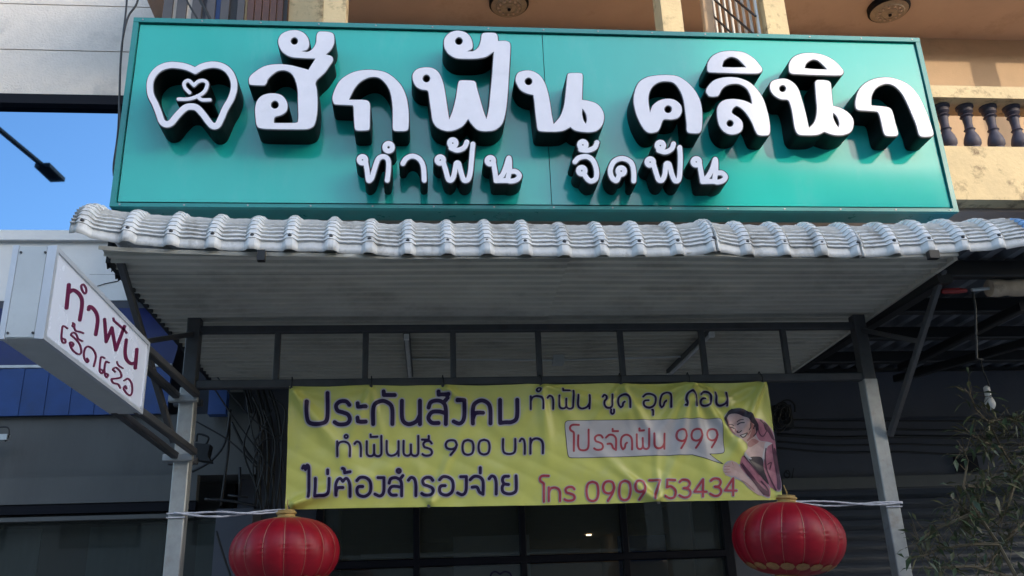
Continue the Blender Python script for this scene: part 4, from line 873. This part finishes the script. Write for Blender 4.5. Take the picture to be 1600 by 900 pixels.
MB().box((vx[3] + .1, 7.0, 0), (vx[4] - .25, 7.03, 2.2)).build('blue_blind', M['bluepvc'], cl)
# side pieces of wall
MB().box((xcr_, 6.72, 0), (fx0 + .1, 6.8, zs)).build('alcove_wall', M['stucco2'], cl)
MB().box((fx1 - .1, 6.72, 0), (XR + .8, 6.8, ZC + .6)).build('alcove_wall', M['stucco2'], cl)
MB().box((fx1 + .04, YF, 0), (fx1 + .38, YF + .3, ZC)).build('pier', M['bluewall'], cl)
MB().box((fx0 - .55, YF, 0), (fx0 - .03, YF + .3, ZC)).build('pier', M['bluewall'], cl)

# ---------------------------------------------------------------- left neighbour
nb = root('shophouse', 'grey stucco shophouse at the left with a mirrored window band and blue fascia', 'building', (-4, YW, 0))
YL = 6.45; XLr = aY(246, 25, YL)[0]; XLL = -9
zA = aY(95, 151, YL)[2]; zB = aY(95, 372, YL)[2]
zg1 = aY(95, 79, YL)[2]; zg2 = aY(95, 8, YL)[2]
prev = zA
for z in (zg1, zg2, zg2 + .45, zg2 + .95):
    MB().box((XLL, YL, prev + .006), (XLr, YL + .2, z - .004)).build('stucco_panel', M['stucco'], nb); prev = z
MB().box((XLL, YL + .02, zA), (XLr - .003, YL + .19, prev)).build('wall', M['stucco2'], nb)
MB().box((XLL, YL - .03, zA - .08), (XLr - .02, YL + .1, zA + .003)).build('window_head', M['frame'], nb)
for i in range(5):
    x1_ = XLr - .04 - i * 1.35; MB().box((x1_ - 1.345, YL + .04, zB + .02), (x1_, YL + .06, zA - .08)).build('mirror_pane', M['blueglass'], nb)
zC = aY(95, 383, YL)[2]; zD = aY(95, 474, YL)[2]; xcr = aY(207, 440, YL - .05)[0]
MB().box((XLL, YL - .1, zC), (xcr - .02, YL + .05, zB + .02)).build('sill', M['white'], nb)
# fascia with a rounded right end
loopP = [(XLL, zC - .002), (xcr - .14, zC - .002)] + [(xcr - .14 + .14 * math.sin(t_), zC - .142 + .14 * math.cos(t_)) for t_ in np.linspace(.15, math.pi / 2, 8)] + [(xcr, zD), (XLL, zD)]
Vv = [(x, YL - .06, z) for x, z in loopP] + [(x, YL + .04, z) for x, z in loopP]; n = len(loopP)
sj = aY(152, 445, YL)[0]
mesh_obj('fascia_panel', Vv, [tuple(range(n - 1, -1, -1)), tuple(range(n, 2 * n))] + [(i, (i + 1) % n, n + (i + 1) % n, n + i) for i in range(n)], M['white'], nb, recalc=True)
g = MB(); g.tube([aY(152, 447, YL - .064), aY(165, 443, YL - .064), aY(185, 439, YL - .064)], .003, 4); g.build('crack_seam', M['frame'], nb)
# blue canopy sheet and ribbed blue fascia
zE = aY(0, 578, 6.1)[2]; zFb = aY(0, 652, 6.1)[2]
xbr = aY(268, 600, 6.1)[0]
g = MB(); g.add([(XLL, 6.08, zE + .02), (xbr, 6.08, zE + .02), (xbr, YL - .02, zD + .0), (XLL, YL - .02, zD + .0)], [(0, 1, 2, 3)]); g.build('blue_sheet', M['bluedark'], nb)
MB().box((XLL, YL - .055, zE - .6), (xcr + .7, YL + .03, zD - .004)).build('wall_band', M['bluewall'], nb)
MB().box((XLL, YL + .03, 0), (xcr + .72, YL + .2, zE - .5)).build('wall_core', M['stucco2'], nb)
MB().beam((XLL, 6.07, zE + .01), (xbr, 6.07, zE + .01), .03, .02).build('ledge', M['alu'], nb)
x = xbr; i = 0
while x > -5.2:
    MB().box((x - .0765, 6.06 + .004 * (i % 2), zFb), (x, 6.085, zE - .002)).build('blue_board', M['bluepvc'], nb); x -= .078; i += 1
MB().box((XLL, 6.07, zFb), (x, 6.085, zE - .002)).build('blue_board', M['bluepvc'], nb)
p = aY(341, 605, 6.0); q = aY(355, 648, 6.0); MB().box((aY(327, 625, 6.0)[0], 5.98, q[2]), (aY(355, 625, 6.0)[0], 6.06, p[2])).build('blue_downpipe_box', M['bluepvc'], nb)
p = aY(6, 682, 5.95); MB().box(tuple(p + [-.06, 0, -.02]), tuple(p + [.018, .05, .016])).build('wall_lamp', M['alu'], nb)
cable([(-4, 668), (12, 668), (14, 680), (8, 690)], 5.97, .005, name='lamp_bracket', par=nb)
# lower wall, window strip
zG = aY(100, 786, 6.0)[2]; zH = aY(100, 812, 6.0)[2]
xw1 = aY(395, 760, 6.02)[0]
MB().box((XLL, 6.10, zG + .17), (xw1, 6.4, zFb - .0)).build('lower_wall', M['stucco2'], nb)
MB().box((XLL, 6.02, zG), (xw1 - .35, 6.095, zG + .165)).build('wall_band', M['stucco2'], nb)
MB().box((XLL, 6.03, zG - .06), (xw1 - .35, 6.09, zG - .004)).build('window_head', M['frame'], nb)
MB().box((XLL, 6.0, zH - .005), (xw1 - .35, 6.05, zH + .02)).build('track', M['stucco2'], nb)
xm = [aY(px, 850, 6.05)[0] for px in (-160, 50, 128, 248, 300, 337)]
win = MB().box((XLL, 6.20, 0), (xm[-1], 6.3, zH - .01)).build('window', M['frame'], nb)
for x0, x1 in ((xm[0], xm[1]), (xm[2], xm[3]), (xm[4], xm[5])):
    MB().box((x0, 6.17, zH - .75), (x1, 6.19, zH - .03)).build('curtain', M['curtain'], win)
for z_ in (zH - .42,): MB().box((XLL, 6.10, z_), (xm[-1], 6.15, z_ + .05)).build('glazing_bar', M['frame'], win)
MB().add([(XLL, 6.12, 0), (xm[-1], 6.12, 0), (xm[-1], 6.12, zH), (XLL, 6.12, zH)], [(0, 1, 2, 3)]).build('pane', M['glass'], win)
MB().box((xm[-1], 6.0, 0), (aY(392, 850, 6.0)[0], 6.3, zG - .06)).build('pilaster', M['bluewall'], nb)

# ---------------------------------------------------------------- right neighbour
rn = root('shophouse', 'dark unlit shophouse at the right with a rolled canvas blind and roller shutter', 'building', (5, YW, 0))
zr1 = aY(1500, 583, 6.4)[2]; zr2 = aY(1500, 652, 6.4)[2]; zr3 = aY(1500, 742, 6.4)[2]; zr4 = aY(1500, 757, 6.3)[2]
xr0 = aY(1212, 700, 6.4)[0]
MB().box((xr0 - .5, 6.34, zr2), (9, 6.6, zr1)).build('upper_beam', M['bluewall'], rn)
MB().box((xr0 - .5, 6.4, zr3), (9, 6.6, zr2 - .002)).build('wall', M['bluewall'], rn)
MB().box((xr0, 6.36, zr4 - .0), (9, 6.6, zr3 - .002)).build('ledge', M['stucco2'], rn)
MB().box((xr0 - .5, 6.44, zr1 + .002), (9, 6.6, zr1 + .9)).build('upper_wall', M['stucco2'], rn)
n = 40; rows = []
for i in range(n * 4 + 1):
    z = zr4 - .002 - i * .018; ph = i % 4; yy = 6.45 + (.0, .012, .016, .010)[ph]; rows.append([(xr0, yy, z), (9, yy, z)])
g = MB(); g.grid(rows); tag(g.build('shutter_slats', M['shutter'], rn), kind='stuff')
# metal cladding rows on the beam, above it
for i in range(7):
    z = zr1 + .03 + i * .075; MB().beam((xr0 - .5, 6.42, z), (9, 6.42, z), .05, .036).build('cladding_batten', M['stucco2'], rn)
for stx, w in (([(1228, 735), (1225, 742), (1230, 747), (1234, 741), (1231, 735), (1228, 738), (1233, 741)], .9), ([(1240, 732), (1237, 748)], .8)):
    xs, ys, D = field([('s', stx, w)], .3, 2); slab('number', contours(xs, ys, D, 0, .05), mpY(6.399), 0, -.002, M['black'], rn)
MB().box(tuple(aY(1496, 737, 6.38)), tuple(aY(1524, 708, 6.39) + [0, .012, 0])).build('cover_plate', M['frame'], rn)
# its canopy: ribbed roof sheet on dark steel beams
cn = root('canopy', 'dark corrugated canopy on black steel beams at the right', 'canopy', (4, 5, 0))
zc_ = 3.30; rows = []
X = XR + .02
prf = []
while X < 6.2: prf += [(X, 0), (X + .035, 0), (X + .05, .04), (X + .11, .04), (X + .125, 0)]; X += .135
for yv in (3.95, 5.1, 6.52): rows.append([(x, yv, zc_ + dz + (yv - 3.95) * .01) for x, dz in prf])
g = MB(); g.grid(rows); g.build('roof_sheet', mat('neighbour_sheet', (.16, .17, .19), .4, var=.2), cn)
for yv, h in ((4.15, .09), (4.72, .09), (5.25, .08), (5.8, .08)): MB().beam((XR + .02, yv, zc_ - .06), (6.2, yv, zc_ - .06), .06, h).build('beam', M['black'], cn)
MB().beam((XR + .05, 4.12, zc_ - .08), (XR + .05, 6.35, zc_ - .02), .08, .12).build('edge_beam', M['black'], cn)
MB().beam(tuple(aY(1408, 575, 5.6)), tuple(aY(1600, 478, 4.3)), .05).build('rafter', M['black'], cn)
MB().beam(tuple(aY(1400, 592, 5.9)), tuple(aY(1640, 525, 4.6)), .05).build('rafter', M['black'], cn)
bl_ = aY(1575, 372, 4.0)
tile_sheet(cuts[-1] + .006, cuts[-1] + .5, 'blue_tile_sheet', mat('bluish_tile', (.20, .36, .58), .4, var=.12, dirt=(.2, .2, .2)), zoff=-.022, par=cn)
# rolled canvas blind with its red crank
rb = root('rolled_blind', 'stained cream canvas blind rolled up under the right canopy with a red crank handle', 'awning', tuple(aY(1580, 447, 4.2)))
p0, p1 = aY(1545, 450, 4.2), aY(1720, 446, 4.2)
g = MB(); pts = [p0 + (p1 - p0) * t_ for t_ in np.linspace(0, 1, 14)]
g.tube(pts, .05, 14, rr=[.046 + .005 * math.sin(i * 2.3) for i in range(14)]); g.build('canvas_roll', M['roll'], rb, smooth=40)
g = MB(); g.tube([aY(1518, 453, 4.2), p0 + (p1 - p0) * .05], .009, 8); g.build('roller_shaft', M['alu'], rb)
g = MB(); q = aY(1471, 455, 4.2); e = aY(1510, 454, 4.2); g.tube([q, q + (e - q) * .12, q + (e - q) * .7, e], .013, 10, rr=[.010, .015, .015, .010]); g.build('crank_handle', M['redplastic'], rb, smooth=40)
g = MB(); g.tube([aY(1520, 456, 4.2), aY(1524, 480, 4.2), aY(1526, 560, 4.25), aY(1535, 562, 4.3)], .006, 6); g.build('bracket', M['black'], rb)
# hanging bulb
hb_ = root('hanging_bulb', 'unlit white bulb hanging on a black flex under the right canopy', 'lamp', tuple(aY(1551, 622, 4.9)))
Yh = 4.9
g = MB(); g.tube([aY(1531, 560, Yh), aY(1536, 580, Yh), aY(1541, 590, Yh), aY(1546, 604, Yh)], .004, 6); g.build('flex', M['black'], hb_)
c_ = aY(1552, 640, Yh); H_ = aY(1548, 603, Yh)[2] - c_[2]
MB().lathe((c_[0] - .012, Yh, c_[2] + H_ * .55), [(.014, 0), (.018, .005), (.018, H_ * .18), (.015, H_ * .2), (.018, H_ * .22), (.018, H_ * .38), (.008, H_ * .45)], 14).build('socket', M['white'], hb_, smooth=30)
MB().lathe((c_[0] - .012, Yh, c_[2]), [(.004, -.002), (.018, .004), (.028, .02), (.031, .036), (.026, .056), (.017, H_ * .55)], 16).build('bulb', M['bulb'], hb_, smooth=1)

# ---------------------------------------------------------------- cables
cable([(200, -60), (198, 5), (192, 60), (188, 110), (185, 200), (178, 255), (178, 275)], 4.45, .006, label='black cable hanging down the left edge of the teal sign, nearer the wall', group='black cables by the left edge of the sign')
cable([(222, -30), (214, 5), (201, 25), (193, 55), (189, 90), (187, 150), (188, 200), (181, 250), (179, 300), (176, 330)], 4.4, .006, label='black cable curving in from the top to the left edge of the teal sign', group='black cables by the left edge of the sign')
for (q, lb) in (([(286, -10), (298, 12), (310, 32)], 'thin'), ([(307, -10), (318, 10), (330, 34)], 'thick')):
    cable(q, 4.7, .006 if lb == 'thin' else .010, label=lb + ' black cable slanting in front of the grey slats above the sign', group='black cables above the sign')
grp = 'black cables strung along the right wall'
for i, (ya, yb_, w) in enumerate(((655, 656, .008), (667, 671, .009), (679, 681, .014), (690, 694, .008), (700, 708, .009))):
    cable([(1214, ya), (1300, ya + 3 + i), (1400, (ya + yb_) / 2 + 2), (1500, yb_ + 2), (1640, yb_)], 6.2, w, name='power_cable', label=('topmost', 'second highest', 'thickest, middle', 'second lowest', 'lowest')[i] + ' of the black cables strung along the right wall', group=grp)
cb = root('cable_coil', 'tangled coil of black cables on the wall right of the banner', 'cables', tuple(aY(1225, 650, 6.0)))
for i in range(9):
    cx, cy = 1222 + random.uniform(-6, 10), 648 + random.uniform(-10, 10); rx, ry = random.uniform(8, 14), random.uniform(10, 20)
    cable([(cx + rx * math.cos(t_ + i), cy + ry * math.sin(t_ + i)) for t_ in np.linspace(0, 5.6, 8)], 6.0 - random.uniform(0, .1), .007, name='loop', par=cb)
MB().box(tuple(aY(1214, 668, 6.0)), tuple(aY(1236, 632, 6.0) + [0, .12, 0])).build('cable_sleeve', M['black'], cb)
ct = root('cable_tangle', 'mass of black cables dropping down the alcove left of the banner', 'cables', tuple(aY(400, 720, 6.0)))
cab = [[(358, 640), (357, 700), (345, 790)], [(360, 640), (352, 690), (330, 720), (300, 737)], [(362, 660), (385, 705), (405, 725), (398, 690), (420, 665)], [(300, 655), (360, 690), (400, 730)],
       [(395, 620), (410, 660), (404, 720), (408, 790)], [(400, 640), (380, 700), (400, 760), (410, 800)], [(425, 640), (405, 690), (415, 760), (420, 790)], [(440, 680), (410, 690), (395, 730), (405, 780)],
       [(330, 600), (370, 660), (400, 700), (430, 740)], [(340, 590), (390, 650), (440, 690)], [(320, 780), (360, 783), (400, 790)], [(375, 730), (375, 776)], [(356, 774), (388, 777)], [(338, 830), (350, 870), (362, 905)], [(420, 620), (445, 640), (440, 700), (450, 760)],
       [(412, 640), (430, 690), (425, 740), (432, 792)], [(385, 620), (395, 680), (412, 720), (400, 770)]]
for i, q in enumerate(cab): cable(q, 5.9 - .02 * i, random.choice([.005, .007, .009]), name='cable', par=ct)
for i in range(8):
    x = 398 + i * 6 + random.uniform(-3, 3); cable([(x - 20, 600), (x - 4, 660 + random.uniform(-10, 10)), (x, 720), (x + random.uniform(-8, 8), 795)], 6.15 - .03 * (i % 4), random.choice([.006, .009, .012]), name='cable', par=ct)
fl = root('floodlight', 'black floodlight hanging in a loop bracket beside the left post', 'lamp', tuple(aY(315, 700, 5.4)))
pts = [(305, 692), (328, 694), (324, 712), (329, 721), (306, 718)]
xs, ys, D = field([('p', [p + (1,) for p in pts])], .6, 2)
slab('lamp_body', contours(xs, ys, D, 0), mpY(5.4), 0, .09, M['black'], fl)
cable([(307, 690), (309, 678), (325, 683), (322, 694)], 5.42, .007, name='bracket', par=fl)
# stay rods on the awning's left edge
for i in range(16):
    y0 = random.uniform(3.95, 6.1); w_ = random.uniform(.02, .09); d_ = random.uniform(.0, .02)
    g = MB(); q = [(XL - .013, y0, ZC - .01), (XL - .013 - d_ * .3, y0 + w_ * .5, ZC - .02 - d_), (XL - .013, y0 + w_, ZC - .012)]
    g.add(q + [(x + .004, y, z) for x, y, z in q], [(0, 1, 2), (5, 4, 3), (0, 3, 4, 1), (1, 4, 5, 2), (2, 5, 3, 0)]); g.build('torn_sheet_edge', M['black'], aw)
# ---------------------------------------------------------------- shrub at the right
def shrub(stems, label, nleaf, seed, Yb, mats):
    rnd = random.Random(seed); P0 = aY(*stems[0][0], Yb); r = root('shrub', label, 'plant', (P0[0], P0[1], 0), 'leafy shrubs by the right post')
    gs = MB(); gl = [MB(), MB()]
    for st in stems:
        pts = [aY(x, y, Yb + rnd.uniform(-.04, .04)) for x, y in st]
        fine = []
        for i in range(len(pts) - 1):
            for t_ in (0, .25, .5, .75): fine.append(pts[i] * (1 - t_) + pts[i + 1] * t_)
        fine.append(pts[-1]); gs.tube(fine, .005, 5, rr=[.010 * (1 - .75 * i / len(fine)) for i in range(len(fine))])
        for k in range(int(nleaf * .8)):
            q = rnd.random() ** .8 * (len(fine) - 1); i = int(q); c = fine[i] * (1 - q + i) + fine[min(i + 1, len(fine) - 1)] * (q - i)
            tw = Vector((rnd.gauss(0, .6), rnd.gauss(0, .6), rnd.gauss(.1, .5))).normalized()
            st0 = Vector(c) ; L = rnd.uniform(.035, .095); tip_b = st0 + tw * rnd.uniform(.02, .11)
            gs.tube([st0, tip_b], .0015, 3, cap=False)
            dr = (tw + Vector((rnd.gauss(0, .5), rnd.gauss(0, .5), rnd.gauss(-.35, .4)))).normalized(); sd = dr.cross(Vector((rnd.gauss(0, .4), rnd.gauss(0, .4), 1))).normalized(); w = L * rnd.uniform(.11, .17)
            mdl = tip_b + dr * L * .45 + Vector((0, 0, .004)); gl[rnd.random() < .4].add([tip_b, mdl + sd * w, tip_b + dr * L + Vector((0, 0, -.008)), mdl - sd * w, mdl - Vector((0, 0, .003))], [(0, 1, 4), (1, 2, 4), (2, 3, 4), (3, 0, 4)])
    gs.build('branch', M['stem'], r)
    for g_, mt_ in zip(gl, mats): tag(g_.build('foliage', M[mt_], r), kind='stuff')
shrub([[(1590, 905), (1560, 850), (1525, 800), (1505, 760), (1512, 720), (1505, 700)], [(1525, 800), (1490, 815), (1455, 830), (1432, 850)], [(1560, 850), (1520, 850), (1470, 858), (1440, 870)], [(1590, 905), (1520, 885), (1450, 888)],
       [(1512, 760), (1540, 760), (1552, 745)], [(1505, 830), (1515, 805), (1498, 785)]], 'olive shrub with narrow leaves low beside the right awning post', 75, 3, 4.35, ('leaf', 'leaf2'))
shrub([[(1640, 900), (1620, 800), (1590, 740), (1565, 700), (1545, 660), (1525, 640), (1515, 612)], [(1590, 740), (1575, 790), (1560, 820)], [(1620, 800), (1585, 830), (1560, 860), (1540, 890)], [(1565, 700), (1535, 690), (1520, 680)],
       [(1545, 660), (1575, 655), (1600, 660)], [(1620, 760), (1600, 720), (1600, 690)]], 'taller shrub reaching up past the hanging bulb at the right edge', 85, 5, 4.5, ('leaf', 'leaf2'))

# ---------------------------------------------------------------- street lamp and wires across the road (seen mirrored in glass and board)
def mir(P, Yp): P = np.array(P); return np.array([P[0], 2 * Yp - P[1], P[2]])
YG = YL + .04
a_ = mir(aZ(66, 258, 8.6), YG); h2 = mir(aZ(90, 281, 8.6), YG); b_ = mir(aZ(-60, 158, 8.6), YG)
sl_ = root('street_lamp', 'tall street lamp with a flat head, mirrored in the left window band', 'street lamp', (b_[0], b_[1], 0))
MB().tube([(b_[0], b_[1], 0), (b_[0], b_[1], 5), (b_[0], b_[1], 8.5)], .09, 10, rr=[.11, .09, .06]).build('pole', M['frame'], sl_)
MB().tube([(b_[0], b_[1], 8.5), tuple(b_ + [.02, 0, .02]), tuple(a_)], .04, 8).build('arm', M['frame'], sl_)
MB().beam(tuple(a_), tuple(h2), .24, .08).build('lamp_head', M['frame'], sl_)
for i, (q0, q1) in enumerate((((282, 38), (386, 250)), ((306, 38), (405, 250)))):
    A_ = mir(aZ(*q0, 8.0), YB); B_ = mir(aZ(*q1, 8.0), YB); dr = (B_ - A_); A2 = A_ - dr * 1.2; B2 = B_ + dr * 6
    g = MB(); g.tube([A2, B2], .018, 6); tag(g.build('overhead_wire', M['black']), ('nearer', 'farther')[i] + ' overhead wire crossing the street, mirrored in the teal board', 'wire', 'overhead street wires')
